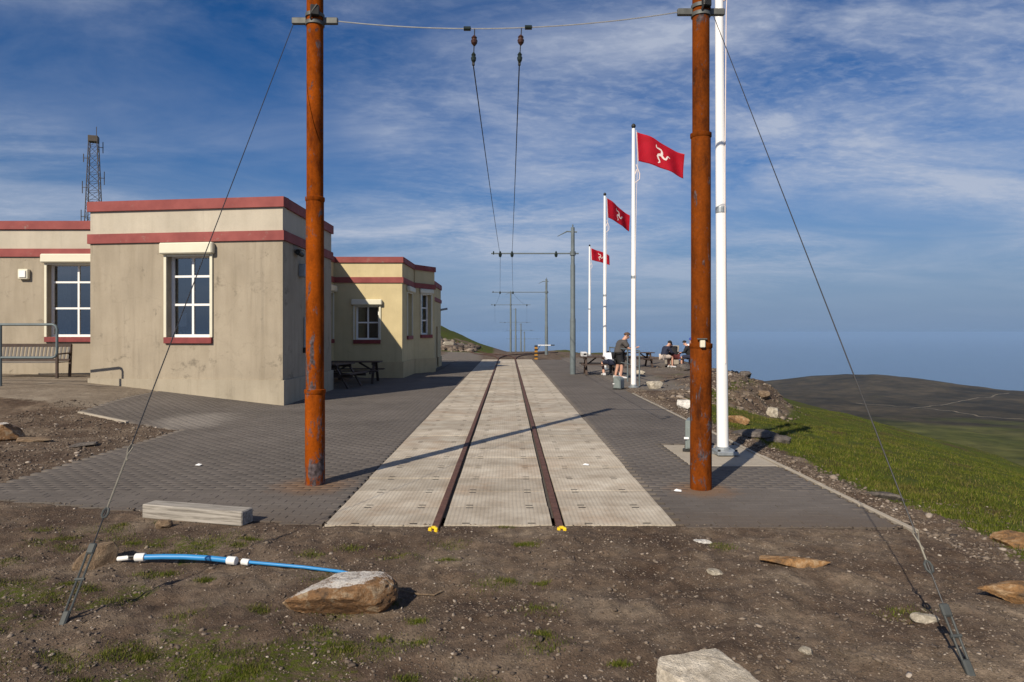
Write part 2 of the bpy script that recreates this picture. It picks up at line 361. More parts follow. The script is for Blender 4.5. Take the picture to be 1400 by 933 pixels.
MT['sand'] = simple('joint_sand', (0.075, 0.066, 0.056), 0.95, 0, 0.3, 30)
MT['concrete'] = wallmat('pale_concrete', (0.36, 0.32, 0.26), (0.26, 0.22, 0.17), 0.3, 0.4)
def groundmat():
    t = NT('dirt_and_turf')
    n1 = t.noise(1.3, 7, 0.62); n2 = t.noise(11, 6, 0.68); n3 = t.noise(75, 4, 0.7)
    dirt = t.ramp(n1, [(0.30, (0.062, 0.040, 0.028)), (0.5, (0.125, 0.090, 0.064)), (0.68, (0.215, 0.168, 0.122))])
    dirt = t.mix(0.75, dirt, t.ramp(n2, [(0.28, 0.42), (0.5, 0.92), (0.72, 1.55)]), 'MULTIPLY')
    dirt = t.mix(0.6, dirt, t.ramp(n3, [(0.3, 0.55), (0.7, 1.4)]), 'MULTIPLY')
    vo = t.n('ShaderNodeTexVoronoi'); vo.inputs['Scale'].default_value = 48; t.l(t.P(), vo.inputs['Vector'])
    spk = t.ramp(vo.outputs['Distance'], [(0.16, 1.0), (0.26, 0.0)])
    sc = t.n('ShaderNodeSeparateColor'); t.l(vo.outputs['Color'], sc.inputs[0])
    spk = t.math('MULTIPLY', spk, t.math('GREATER_THAN', sc.outputs[0], 0.55))
    dirt = t.mix(t.math('MULTIPLY', spk, 0.6), dirt, t.ramp(sc.outputs[1], [(0.0, (0.10, 0.09, 0.085)), (0.6, (0.20, 0.17, 0.145)), (1.0, (0.42, 0.38, 0.33))]))
    g1 = t.noise(0.9, 8, 0.65); g2 = t.noise(26, 5, 0.7)
    grass = t.ramp(g1, [(0.34, (0.080, 0.056, 0.022)), (0.46, (0.055, 0.066, 0.008)), (0.7, (0.075, 0.096, 0.009))])
    grass = t.mix(0.7, grass, t.ramp(g2, [(0.3, 0.5), (0.7, 1.4)]), 'MULTIPLY')
    ga = t.attr('grass'); gm = t.ramp(t.math('ADD', ga, t.math('MULTIPLY', t.math('SUBTRACT', g2, 0.5), 0.9)), [(0.42, 0.0), (0.60, 1.0)])
    c = t.mix(gm, dirt, grass)
    conc = t.mix(0.6, t.ramp(t.noise(1.6, 7, 0.65), [(0.3, (0.15, 0.12, 0.09)), (0.55, (0.235, 0.195, 0.15)), (0.75, (0.32, 0.28, 0.22))]), t.ramp(n2, [(0.3, 0.7), (0.7, 1.25)]), 'MULTIPLY')
    cm = t.ramp(t.math('ADD', t.attr('conc'), t.math('MULTIPLY', t.math('SUBTRACT', n2, 0.5), 0.7)), [(0.42, 0.0), (0.56, 1.0)])
    c = t.mix(cm, c, conc)
    tar = t.mix(0.5, (0.165, 0.148, 0.130), t.ramp(n2, [(0.3, 0.75), (0.7, 1.2)]), 'MULTIPLY')
    c = t.mix(t.attr('tarmac'), c, tar)
    t.col(c).rough(0.95, 0.15)
    h = t.math('ADD', t.math('MULTIPLY', n3, 0.6), t.math('ADD', n2, t.math('MULTIPLY', spk, 0.7)))
    t.bump(h, 1.0, 0.020); return t.m
MT['ground'] = groundmat()
def stonesmat():
    t = NT('gravel_stones'); r = t.isl()
    c = t.ramp(r, [(0.0, (0.060, 0.048, 0.040)), (0.4, (0.115, 0.088, 0.068)), (0.75, (0.170, 0.136, 0.106)), (0.95, (0.22, 0.18, 0.145)), (0.995, (0.36, 0.31, 0.26))])
    c = t.mix(0.5, c, t.ramp(t.noise(60, 4), [(0.3, 0.7), (0.7, 1.3)]), 'MULTIPLY'); t.col(c).rough(0.9, 0.2); return t.m
MT['stones'] = stonesmat()
def blademat():
    t = NT('grass_blades'); r = t.isl()
    c = t.ramp(r, [(0.0, (0.038, 0.052, 0.005)), (0.5, (0.068, 0.092, 0.008)), (0.80, (0.120, 0.130, 0.018)), (1.0, (0.20, 0.155, 0.06))])
    big = t.noise(0.7, 7, 0.65); c = t.mix(t.ramp(big, [(0.30, 0.7), (0.46, 0.0)]), c, (0.125, 0.085, 0.035)); c = t.mix(0.7, c, t.ramp(t.noise(2.5, 5, 0.6), [(0.3, 0.6), (0.7, 1.35)]), 'MULTIPLY'); t.col(c).rough(0.8, 0.15); return t.m
MT['blades'] = blademat()
def rockmat(name, c0, c1, c2, white=0.0, wcol=(0.62, 0.60, 0.56), sc=10):
    t = NT(name); n = t.noise(sc, 8, 0.68, 0.6, obj=True); f = t.noise(sc*9, 5, 0.7, obj=True); v = t.noise(sc*1.8, 6, 0.65, 1.0, obj=True, stretch=(0.8, 1.0, 1.4))
    c = t.ramp(n, [(0.34, c0), (0.5, c1), (0.64, c2)]); c = t.mix(0.6, c, t.ramp(v, [(0.35, 0.55), (0.65, 1.25)]), 'MULTIPLY')
    c = t.mix(0.5, c, t.ramp(f, [(0.3, 0.6), (0.7, 1.35)]), 'MULTIPLY')
    if white:
        g = t.n('ShaderNodeNewGeometry'); sp = t.n('ShaderNodeSeparateXYZ'); t.l(g.outputs['Normal'], sp.inputs[0])
        m = t.math('ADD', t.math('MULTIPLY', sp.outputs['Z'], 0.55), t.math('MULTIPLY', t.math('ADD', n, f), 0.45))
        mk = t.ramp(m, [(0.90-white*0.4, 0.0), (1.04-white*0.4, 1.0)]); c = t.mix(t.math('MULTIPLY', mk, 0.9), c, wcol)
    t.col(c).rough(0.9, 0.15).bump(t.math('ADD', n, t.math('MULTIPLY', f, 0.6)), 1.0, 0.022); return t.m
MT['rock_orange'] = rockmat('rock_orange_quartz', (0.115, 0.080, 0.055), (0.235, 0.130, 0.062), (0.36, 0.28, 0.19), 0.02)
MT['rock_pale'] = rockmat('rock_pale', (0.24, 0.21, 0.165), (0.42, 0.375, 0.30), (0.54, 0.49, 0.405), 0.0)
MT['rock_cream'] = rockmat('rock_cream', (0.38, 0.33, 0.26), (0.54, 0.48, 0.39), (0.66, 0.60, 0.50), 0.0)
MT['rock_brown'] = rockmat('rock_brown', (0.15, 0.105, 0.07), (0.22, 0.155, 0.10), (0.28, 0.21, 0.14), 0.0)
MT['rock_rusty'] = rockmat('rock_rusty', (0.11, 0.08, 0.055), (0.30, 0.165, 0.07), (0.42, 0.29, 0.17), 0.0)
MT['rock_slate'] = rockmat('rock_slate', (0.07, 0.062, 0.056), (0.115, 0.10, 0.09), (0.17, 0.15, 0.13), 0.0)
MT['rock_white'] = rockmat('rock_white', (0.48, 0.46, 0.42), (0.62, 0.60, 0.56), (0.72, 0.70, 0.66), 0.0)

# ------------------------------------------------------------------ terrain
def right_edge(Y): return 3.85 + 6.0*sstep(14.5, 31, Y) + 1.0*sstep(33, 45, Y)
def gz(X, Y):
    X = np.asarray(X, float); Y = np.asarray(Y, float)
    z = 0.099*np.clip(-X-5.45, 0, 5.2)*sstep(11.0, 16.0, Y)
    z = z + 0.25*sstep(11, 30, -X)*sstep(6, 15, Y)
    # right hand slope
    u = np.maximum(0, X-right_edge(Y)); uc = np.minimum(u, 16)
    d = 0.08*uc+0.012*uc**2+np.maximum(0, u-16)*0.46
    d = d + 0.011*np.maximum(0, Y-9)*sstep(0, 3, u) + 0.95*sstep(16.5, 22, Y)*sstep(0, 3.2, u)
    z = z - d
    # beyond the crest
    q = np.maximum(0, Y-52); z = z - 0.018*q - 0.00008*q*q - 0.05*np.maximum(0, X-5)*sstep(46, 70, Y)
    # summit mound behind the building
    z = z + (0.30*np.clip(-X-0.3, 0, 13) + 4.0*sstep(11, 45, -X))*sstep(58, 84, Y)*(1-0.6*sstep(130, 230, Y))
    # falling ground in front of and behind the camera
    z = z - 0.02*np.maximum(0, 2.5-Y)
    return z
def gzf(x, y): return float(gz(x, y))
FRONT_L = lambda X: np.where(X > -1.67, 6.17, 6.17+(-1.67-X)*0.265)     # front edge of the paving
def paved(X, Y, m=0.0):
    X = np.asarray(X, float); Y = np.asarray(Y, float)
    deck = (X > -1.667+m) & (X < 1.515-m) & (Y > 6.17+m) & (Y < 44.3-m)
    left = (X > -5.9+m) & (X <= -1.6) & (Y > FRONT_L(X)+m) & (Y < 44-m)
    bay = (X > -8.6+m) & (X <= -5.7) & (Y > 12.1+m+np.maximum(0, -X-5.75)*0.55) & (Y < 16.42+(-5.42-X)*0.1386)
    rgt = (X > 1.4) & (X < 3.55-m) & (Y > 6.17-0.05*(X-1.5)+m) & (Y < 44-m)
    pad = (X > 2.39-m) & (X < 3.56) & (Y > 8.95-m) & (Y < 10.64+m)
    return deck | left | bay | (rgt & ~pad) | pad
def build_ground():
    def seg(a, b, s): return list(np.arange(a, b, s))
    def grow(a, s, f, end):
        o = []; x = a
        while x < end: o.append(x); x += s; s *= f
        return o
    xs = seg(-4.6, 4.6, 0.032); r = grow(4.6, 0.04, 1.06, 75); l = [-x for x in grow(4.6, 0.04, 1.06, 75)][::-1]; xs = np.array(l[:-1]+[-4.6]+xs[1:]+r)
    ys = np.array(seg(-12, 2.6, 0.8)+seg(2.6, 7.6, 0.030)+seg(7.6, 24, 0.14)+seg(24, 70, 0.5)+seg(70, 240, 3))
    X, Y = np.meshgrid(xs, ys); Z = gz(X, Y)
    pv = paved(X, Y, 0.02)
    near = sstep(60, 30, Y)
    rut = np.exp(-((Y-4.55-0.10*np.sin(X*1.3)-0.06*X)/0.16)**2)+np.exp(-((Y-3.45-0.08*np.sin(X*1.1+1))/0.14)**2)
    rough = (fbm(X*2.2, Y*2.2, 3, 5)-0.5)*0.07 + (fbm(X*9, Y*9, 3, 9)-0.5)*0.055 - 0.022*rut*(0.5+fbm(X*3, Y*3, 2, 19))*(Y < 6)
    rough = rough*np.where((Y < 16) | (X > 3.7), 1.0, 0.5)
    big = (fbm(X*0.35, Y*0.35, 3, 21)-0.5)*0.5*sstep(0.5, 5, X-right_edge(Y)) + (fbm(X*0.08, Y*0.08, 4, 33)-0.5)*2.2*sstep(50, 90, Y)*sstep(3, 12, np.abs(X))
    emb = sstep(17.5, 21.5, Y)*sstep(0, 1.2, X-right_edge(Y))*sstep(3.0, 1.7, X-right_edge(Y))*sstep(45, 36, Y)
    rough = rough + emb*(fbm(X*1.6, Y*1.6, 4, 44)-0.5)*0.9
    edge = paved(X, Y, -0.12) & ~pv                     # soil laps against the paving edge
    Z2 = Z + rough + big
    Z2 = np.where(edge, Z - 0.006 + rough*0.25, Z2)
    Z2 = np.where((Y < 6.5) & (Y > 5.9) & ~pv & (X > -6.2) & (X < 3.7), np.minimum(Z2, Z-0.002+rough*0.5), Z2)
    Z2 = np.where(pv, np.where((X < -1.7) | (X > 1.55), Z - 0.04, Z - 0.09), Z2)
    # masks
    grass = sstep(-0.05, 0.5, X-right_edge(Y)-0.15*(fbm(X*1.5, Y*1.5, 3, 3)-0.5)*4)*(1-0.85*emb) * sstep(4.2, 5.4, Y+0.25*(X-4))
    grass = np.maximum(grass, 0.55*sstep(0.50, 0.70, fbm(X*1.1+4, Y*1.1, 4, 77))*sstep(0.2, -1.2, X)*sstep(7.5, 5.5, Y))
    grass = np.maximum(grass, 0.5*sstep(0.55, 0.72, fbm(X*0.7, Y*0.9, 4, 71))*sstep(12, 22, Y)*(X > 3.6))
    grass = np.maximum(grass, sstep(60, 66, Y)*sstep(0.6, 2.0, -X-0.02*(Y-60))*sstep(0.16, 0.36, fbm(X*0.2, Y*0.2, 4, 88)+0.12*sstep(8, 20, -X)))
    grass = np.maximum(grass, 0.6*sstep(50, 80, Y)*sstep(4, 10, np.abs(X)))
    conc = sstep(-6.6, -7.6, X)*sstep(13.2, 15.2, Y+0.12*(X+9)+(fbm(X, Y, 3, 6)-0.5)*2)*(Y < 40)
    tar = sstep(3.4, 3.6, X)*sstep(20.2, 21.2, Y)*sstep(6.4, 5.4, X)*(Y < 46) * 0.85
    tar = np.maximum(tar, 0.8*sstep(43, 44, Y)*sstep(1.9, 1.2, np.abs(X+3.3-0.0*(Y-44)+0.045*(Y-44)))*(Y < 64))
    tar = np.maximum(tar, 0.55*sstep(26, 32, Y)*sstep(10.5, 9.5, X)*sstep(3.4, 4, X)*sstep(50, 46, Y))
    ny, nx = X.shape; idx = np.arange(nx*ny).reshape(ny, nx)
    F = np.stack([idx[:-1, :-1].ravel(), idx[:-1, 1:].ravel(), idx[1:, 1:].ravel(), idx[1:, :-1].ravel()], 1)
    me = fast_mesh('ground', np.stack([X.ravel(), Y.ravel(), Z2.ravel()], 1), F)
    for nm, a in (('grass', grass), ('conc', conc), ('tarmac', tar)):
        at = me.attributes.new(nm, 'FLOAT', 'POINT'); at.data.foreach_set('value', a.ravel().astype(np.float32))
    me.polygons.foreach_set('use_smooth', np.ones(len(F), bool))
    o = link('ground', me, MT['ground']); tag(o, 'bare stony brown earth with turf on the right hand slope', 'ground', kind='structure')
    return xs, ys, Z2, grass
GX, GY, GZ, GG = build_ground()
def gsurf(x, y):      # bilinear height of the built ground
    i = np.clip(np.searchsorted(GX, x)-1, 0, len(GX)-2); j = np.clip(np.searchsorted(GY, y)-1, 0, len(GY)-2)
    fx = (x-GX[i])/(GX[i+1]-GX[i]); fy = (y-GY[j])/(GY[j+1]-GY[j])
    return (GZ[j, i]*(1-fx)+GZ[j, i+1]*fx)*(1-fy)+(GZ[j+1, i]*(1-fx)+GZ[j+1, i+1]*fx)*fy
def ggrass(x, y):
    i = np.clip(np.searchsorted(GX, x)-1, 0, len(GX)-2); j = np.clip(np.searchsorted(GY, y)-1, 0, len(GY)-2); return GG[j, i]

# far moorland, sea
def far_z(X, Y):
    D = np.hypot(X, Y)
    prof = np.interp(D, [0, 60, 150, 300, 600, 1000, 1500, 2200, 3000, 3600, 4200, 5200, 7000, 9000],
                        [-14, -24, -60, -100, -152, -178, -206, -228, -243, -262, -300, -400, -560, -640])
    z = prof + (fbm(X/500, Y/500, 5, 50)-0.5)*26*sstep(200, 1200, D) + (fbm(X/150, Y/150, 4, 60)-0.5)*12*sstep(100, 600, D)
    # rounded summit on the skyline
    z = z + 66*np.exp(-(((X-1680)/380)**2 + ((Y-3300)/520)**2)) + 14*np.exp(-(((X-2500)/700)**2 + ((Y-3250)/500)**2))
    return np.maximum(z, -610)
def build_far():
    th = np.radians(np.concatenate([np.arange(-75, 5, 2.5), np.arange(5, 50, 0.35), np.arange(50, 80, 1.5)]))
    rr = np.concatenate([np.geomspace(45, 1500, 70), np.linspace(1540, 5200, 110), np.linspace(5400, 9500, 20)])
    T, D = np.meshgrid(th, rr); X = D*np.sin(T); Y = D*np.cos(T); Z = far_z(X, Y)
    ny, nx = X.shape; idx = np.arange(nx*ny).reshape(ny, nx)
    F = np.stack([idx[:-1, :-1].ravel(), idx[:-1, 1:].ravel(), idx[1:, 1:].ravel(), idx[1:, :-1].ravel()], 1)[:, ::-1]
    me = fast_mesh('moorland', np.stack([X.ravel(), Y.ravel(), Z.ravel()], 1), F); me.polygons.foreach_set('use_smooth', np.ones(len(F), bool))
    t = NT('heather_moor'); n1 = t.noise(0.0022, 7, 0.62, 0.4); n2 = t.noise(0.02, 6, 0.65); n3 = t.noise(0.006, 6, 0.6)
    sp = t.n('ShaderNodeSeparateXYZ'); t.l(t.P(), sp.inputs[0])
    dd = t.n('ShaderNodeVectorMath', operation='LENGTH'); t.l(t.P(), dd.inputs[0])
    near = t.n('ShaderNodeMapRange'); near.inputs['From Min'].default_value = 1300; near.inputs['From Max'].default_value = 2600; t.l(dd.outputs['Value'], near.inputs['Value'])
    heath = t.ramp(n3, [(0.34, (0.026, 0.021, 0.013)), (0.66, (0.072, 0.056, 0.034))])
    turf = t.ramp(n3, [(0.34, (0.052, 0.058, 0.012)), (0.66, (0.090, 0.088, 0.026))])
    f = t.math('ADD', near.outputs[0], t.math('MULTIPLY', t.math('SUBTRACT', n1, 0.5), 2.2))
    c = t.mix(t.ramp(f, [(0.30, 0.0), (0.75, 1.0)]), turf, heath)
    c = t.mix(0.8, c, t.ramp(n2, [(0.32, 0.55), (0.68, 1.5)]), 'MULTIPLY'); t.col(c).rough(1.0, 0.0).bump(n2, 0.6, 6.0)
    tag(link('hills', me, t.m), 'distant rounded moorland hill beyond the valley', 'hills', kind='structure')
    t = NT('sea_water'); t.col((0.02, 0.055, 0.12)).rough(0.18, 0.5).bump(t.noise(0.02, 5), 0.2, 1.0)
    m = MB(); n = 96; rad = 150000
    m.v = [(rad*math.cos(2*math.pi*k/n), rad*math.sin(2*math.pi*k/n), -600) for k in range(n)]; m.f = [tuple(range(n))]
    tag(m.build('sea', t.m), 'hazy blue sea out to the horizon', 'sea', kind='structure')
build_far()
def far_hit(px, py):
    dx, dz = (px-695)/933, -(py-455)/933
    for D in np.arange(300, 6000, 10):
        if EYE+dz*D < far_z(np.array(dx*D), np.array(D)): return (dx*D, D)
    return None
def moor_track(name, pts, w, label):
    P = [p for p in (far_hit(*q) for q in pts) if p]
    if len(P) < 2: return
    m = MB(); fine = []
    for a, b in zip(P[:-1], P[1:]):
        for k in range(12): fine.append((a[0]+(b[0]-a[0])*k/12, a[1]+(b[1]-a[1])*k/12))
    prev = None
    for i, (x, y) in enumerate(fine):
        a = fine[max(i-1, 0)]; b = fine[min(i+1, len(fine)-1)]; d = Vector((b[0]-a[0], b[1]-a[1])).normalized(); s = Vector((d.y, -d.x))*w/2
        x += 6*math.sin(i*0.9); q = []
        for sg in (-1, 1):
            X, Y = x+s.x*sg, y+s.y*sg; q.append((X, Y, float(far_z(np.array(X), np.array(Y)))+1.5))
        m.v += q
        if i: b_ = 2*i; m.f.append((b_-2, b_-1, b_+1, b_))
    tag(m.build(name, simple(name+'_earth', (0.13, 0.105, 0.065), 1.0, 0, 0.3, 0.05)), label, 'track', kind='structure')
moor_track('path', [(1170, 552), (1200, 554), (1250, 558), (1300, 563), (1345, 571), (1400, 574), (1460, 580)], 9, 'pale moorland track winding across the distant hillside')
moor_track('path', [(1245, 560), (1275, 556), (1310, 550), (1350, 544), (1385, 538)], 7, 'thin pale track climbing the far moor to the right')

# ------------------------------------------------------------------ paving
def build_paving():
    # bed of sand under the pavers
    m = MB(); st = 0.5
    for ix in range(-18, 8):
        for iy in range(12, 90):
            x0, y0 = ix*st, iy*st
            c = [(x0, y0), (x0+st, y0), (x0+st, y0+st), (x0, y0+st)]
            if all(paved(a, b, 0.06) for a, b in c):
                m.add([(a, b, gzf(a, b)-0.022) for a, b in c], [(0, 1, 2, 3)])
    root = m.build('pavement', MT['sand']); tag(root, 'grey block paving either side of the track', 'pavement', kind='structure')
    L_, W_, gx, gy, H = 0.20, 0.10, 0.0034, 0.0010, 0.05
    cells = []
    for r in range(0, 385):
        y0 = 6.12+r*W_; off = (r % 2)*0.1
        for c in range(-47, 20):
            x0 = c*L_+off; x1 = x0+L_; xc, yc = x0+0.1, y0+0.05
            ok = bool(paved(xc, yc, 0.0)) and not (-1.69 < xc < 1.53) and not (2.36 < xc and 8.9 < yc < 10.69)
            if not ok: continue
            if xc > -1.69-0.1 and x1 > -1.67 and xc < 0: x1 = -1.672
            if x0 < 1.52 and xc > 0: x0 = 1.52
            if x1 > 3.55: x1 = 3.548
            if x1-x0 < 0.04: continue
            # hidden inside the building
            if (xc < -5.45 and 16.42+(-5.42-xc)*0.1386 < yc < 20.8) or (xc < -6.7 and yc > 20) or (yc > 26.35 and xc < -4.15) or (yc > 30 and xc < -3.3): continue
            cells.append((x0, x1, y0, y0+W_))
    inview = [(c[1]-c[0])*0.1/(c[2]**2) if abs((c[0]+c[1])/2/c[2]) < 0.76 else 0 for c in cells]
    order = np.argsort(-np.array(inview)); solo = set(order[:300].tolist())
    t = MB(); a, b, ch = (L_-gx)/2, (W_-gy)/2, 0.0016
    t.add([(-a, -b, -H), (a, -b, -H), (a, b, -H), (-a, b, -H), (-a, -b, -ch), (a, -b, -ch), (a, b, -ch), (-a, b, -ch), (-a+ch, -b+ch, 0), (a-ch, -b+ch, 0), (a-ch, b-ch, 0), (-a+ch, b-ch, 0)],
          [(0, 1, 5, 4), (1, 2, 6, 5), (2, 3, 7, 6), (3, 0, 4, 7), (4, 5, 9, 8), (5, 6, 10, 9), (6, 7, 11, 10), (7, 4, 8, 11), (8, 9, 10, 11)])
    pm = t.mesh('paver'); pm.materials.append(MT['paver'])
    Vs, Fs = [], []
    rr = random.Random(3)
    for i, (x0, x1, y0, y1) in enumerate(cells):
        xc, yc = (x0+x1)/2, (y0+y1)/2; dz = rr.uniform(-0.0012, 0.0012); tx, ty = rr.uniform(-0.006, 0.006), rr.uniform(-0.006, 0.006); jx = rr.uniform(-0.002, 0.002)
        if i in solo:
            o = link('paver', pm, None, root, (xc+jx, yc, gzf(xc, yc)+dz)); o.rotation_euler = (ty, tx, rr.uniform(-0.008, 0.008))
            o.scale = ((x1-x0)/L_, 1, 1)
        else:
            b0 = len(Vs); ax, by = (x1-x0-gx)/2, (W_-gy)/2; c = ch if yc < 16 else 0.0012
            for (sx, sy, zz, inn) in ((-1, -1, -H, 0), (1, -1, -H, 0), (1, 1, -H, 0), (-1, 1, -H, 0), (-1, -1, -c, 0), (1, -1, -c, 0), (1, 1, -c, 0), (-1, 1, -c, 0), (-1, -1, 0, c), (1, -1, 0, c), (1, 1, 0, c), (-1, 1, 0, c)):
                dx, dy = sx*(ax-inn), sy*(by-inn); X, Y = xc+dx+jx, yc+dy
                Vs.append((X, Y, zz+dz-tx*dx+ty*dy))
            for f in ((0, 1, 5, 4), (1, 2, 6, 5), (2, 3, 7, 6), (3, 0, 4, 7), (4, 5, 9, 8), (5, 6, 10, 9), (6, 7, 11, 10), (7, 4, 8, 11), (8, 9, 10, 11)): Fs.append(tuple(q+b0 for q in f))
    Vs = np.array(Vs); Vs[:, 2] += gz(Vs[:, 0], Vs[:, 1])
    me = fast_mesh('paver_field', Vs, np.array(Fs)); o = link('paver_field', me, MT['paver'], root); o['kind'] = 'stuff'
    # kerb of thin concrete edging on the right
    k = empty('kerb', (3.58, 6.0, 0), label='thin pale concrete edging along the right of the paving', cat='kerb', kind='structure')
    km = MB().box((0, 0, -0.045), (0.055, 0.905, 0.11)).mesh('edging_stone', 0.006); km.materials.append(MT['concrete'])
    for i in range(15):
        y = 6.45+i*0.913
        o = link('edging_stone', km, None, k, (rr.uniform(-0.006, 0.006), y-6.0, rr.uniform(-0.004, 0.008))); o.rotation_euler = (0, 0, rr.uniform(-0.008, 0.008))
    m = MB().box((2.975, 9.795, -0.05), (1.14, 1.66, 0.092))
    tag(m.build('concrete_pad', MT['concrete'], None, 0.008), 'concrete pad set in the paving under the white flagpole', 'concrete pad', kind='structure')
    # short edging by the gravel at left, near the wall
    m = MB().bar((-8.55, 13.6, gzf(-8.55, 13.6)-0.03), (-7.2, 12.9, gzf(-7.2, 12.9)-0.03), 0.07, 0.09)
    tag(m.build('edging_stone', MT['concrete'], None, 0.006), 'short pale edging stone on the gravel left of the paving', 'edging', kind='structure')
build_paving()

# ------------------------------------------------------------------ track
PITCH = 0.67
def build_deck():
    root = empty('track_deck', (0, 6.17, 0), label='rows of studded concrete crossing panels around the rails', cat='track deck', kind='structure')
    def pmesh(w, holes, y_holes):
        xb = [0]; 
        for h in holes: xb += [h-0.036, h+0.036]
        xb.append(w); yb = [0.007, 0.045, 0.072, PITCH-0.072, PITCH-0.045, PITCH-0.007]; m = MB(); xb[0] = 0.003; xb[-1] = w-0.003; hf = []
        for i in range(len(xb)-1):
            for j in range(5):
                hole = (i % 2 == 1) and j in (1, 3)
                z = -0.05 if hole else 0.0
                x0, x1, y0, y1 = xb[i], xb[i+1], yb[j], yb[j+1]
                m.add([(x0, y0, z), (x1, y0, z), (x1, y1, z), (x0, y1, z)], [(0, 1, 2, 3)]); hf += [hole]
                if hole:
                    hf += [True]*4
                    for (a, b) in (((x0, y0), (x1, y0)), ((x1, y0), (x1, y1)), ((x1, y1), (x0, y1)), ((x0, y1), (x0, y0))):
                        m.add([(a[0], a[1], z), (b[0], b[1], z), (b[0], b[1], 0), (a[0], a[1], 0)], [(0, 1, 2, 3)])
        x0, x1, y0, y1 = xb[0], xb[-1], yb[0], yb[-1]
        for (a, b) in (((x0, y0), (x1, y0)), ((x1, y0), (x1, y1)), ((x1, y1), (x0, y1)), ((x0, y1), (x0, y0))):
            m.add([(a[0], a[1], -0.09), (b[0], b[1], -0.09), (b[0], b[1], 0), (a[0], a[1], 0)], [(0, 1, 2, 3)])
        me = bpy.data.meshes.new('panel'); me.from_pydata(m.v, [], m.f); me.materials.append(MT['panel']); me.materials.append(MT['black'])
        for i_, h_ in enumerate(hf): me.polygons[i_].material_index = 1 if h_ else 0  # lifting hole faces coloured black to stand in for the shade inside
        bm = bmesh.new(); bm.from_mesh(me); bmesh.ops.remove_doubles(bm, verts=bm.verts, dist=1e-5); bmesh.ops.recalc_face_normals(bm, faces=bm.faces); bm.to_mesh(me); bm.free(); return me
    cols = [(-1.667, 0.985, [0.27, 0.80]), (-0.588, 0.985, [0.20, 0.80]), (0.510, 1.005, [0.22, 0.75])]
    meshes = [pmesh(w, h, None) for _, w, h in cols]
    rr = random.Random(5)
    for r in range(57):
        for c, (x, w, h) in enumerate(cols):
            o = link('panel', meshes[c], None, root, (x+rr.uniform(-0.003, 0.003), r*PITCH, 0.004+rr.uniform(-0.003, 0.003))); o.rotation_euler = (rr.uniform(-0.004, 0.004), rr.uniform(-0.003, 0.003), 0)
    # rails
    tr = empty('railway_track', (-0.0975, 6.1, 0), label='narrow gauge rusty railway track running straight away', cat='railway track')
    def railpts(m, pts):     # flat bottom rail section swept along pts
        prof = [(-0.03, -0.002), (0.03, -0.002), (0.032, -0.012), (0.030, -0.036), (0.009, -0.044), (0.009, -0.10), (0.05, -0.115), (0.05, -0.125), (-0.05, -0.125), (-0.05, -0.115), (-0.009, -0.10), (-0.009, -0.044), (-0.030, -0.036), (-0.032, -0.012)]
        b = len(m.v); n = len(prof)
        for i, p in enumerate(pts):
            a = Vector(pts[max(i-1, 0)]); c = Vector(pts[min(i+1, len(pts)-1)]); d = (c-a).normalized(); s = Vector((d.y, -d.x, 0)).normalized()
            for (u, v) in prof: m.v.append((p[0]+s.x*u, p[1]+s.y*u, p[2]+v+0.018))
        for i in range(len(pts)-1):
            for k in range(n): m.f.append((b+i*n+k, b+i*n+(k+1) % n, b+(i+1)*n+(k+1) % n, b+(i+1)*n+k))
        m.f.append(tuple(range(b, b+n))); m.f.append(tuple(reversed(range(b+(len(pts)-1)*n, b+len(pts)*n))))
    for xr in (-0.653, 0.462):
        m = MB(); railpts(m, [(xr, 6.06, 0), (xr, 20, 0), (xr, 44.5, 0)]); o = m.build('rail', MT['rail'], tr); o.location = (0.0975, -6.1, 0)
    # points beyond the deck: each rail splits left and right
    for sgn, nm in ((-1, 'left'), (1, 'right')):
        br = empty('railway_track', (0, 44.5, 0), label='rusty branch track curving away to the %s beyond the points' % nm, cat='railway track')
        for xr in (-0.653, 0.462):
            pts = []
            for k in range(14):
                y = 44.5+k*2.4; q = k*2.4
                x = xr+sgn*(0.013*q*q if q < 7 else 0.64+0.182*(q-7))
                pts.append((x, y, gzf(x, y)+0.05))
            m = MB(); railpts(m, pts); o = m.build('rail', MT['rail'], br); o.location = (0, -44.5, 0)
        for k in range(16):
            y = 45.2+k*0.9; q = y-44.5; x = -0.095+sgn*(0.013*q*q if q < 7 else 0.64+0.182*(q-7))
            MB().box((x+sgn*0.25*(k > 4), y-44.5, gzf(x, y)-0.06), (2.0, 0.22, 0.12)).build('sleeper', MT['darkwood'], br, 0.01)
    # yellow clamps on the rail ends
    for xr, nm in ((-0.663, 'left'), (0.472, 'right')):
        r_ = empty('rail_clamp', (xr, 6.03, 0), label='small yellow clamp on the end of the %s rail' % nm, cat='clamp', group='yellow clamps on the rail ends')
        for s in (-1, 1):
            MB().box((s*0.026, -0.01, -0.005), (0.032, 0.05, 0.065)).build('jaw', MT['yellow_c'], r_, 0.008)
        MB().tube([(-0.052, -0.02, 0.0), (0.052, -0.02, 0.0)], 0.009, 8).build('bolt', MT['rail'], r_)
        MB().box((0, 0.02, 0.018), (0.045, 0.04, 0.022)).build('bridge', MT['yellow_c'], r_, 0.006)
    # points lever stand, black and yellow
    lv = empty('points_indicator', (1.80, 44.3, 0), label='black and yellow banded points lever post beside the far rails', cat='lever post')
    for k in range(8):
        MB().box((0, 0, 0.06+k*0.115), (0.20, 0.20, 0.113)).build('band', MT['orange_band'] if k % 2 == 0 else MT['black'], lv, 0.006)
    MB().bar((0.1, 0, 0.62), (0.28, 0, 0.92), 0.035, 0.035).build('stay', MT['black'], lv)
    MB().bar((0.12, 0, 0.93), (0.95, 0, 0.93), 0.03, 0.05).build('arm', MT['white'], lv)
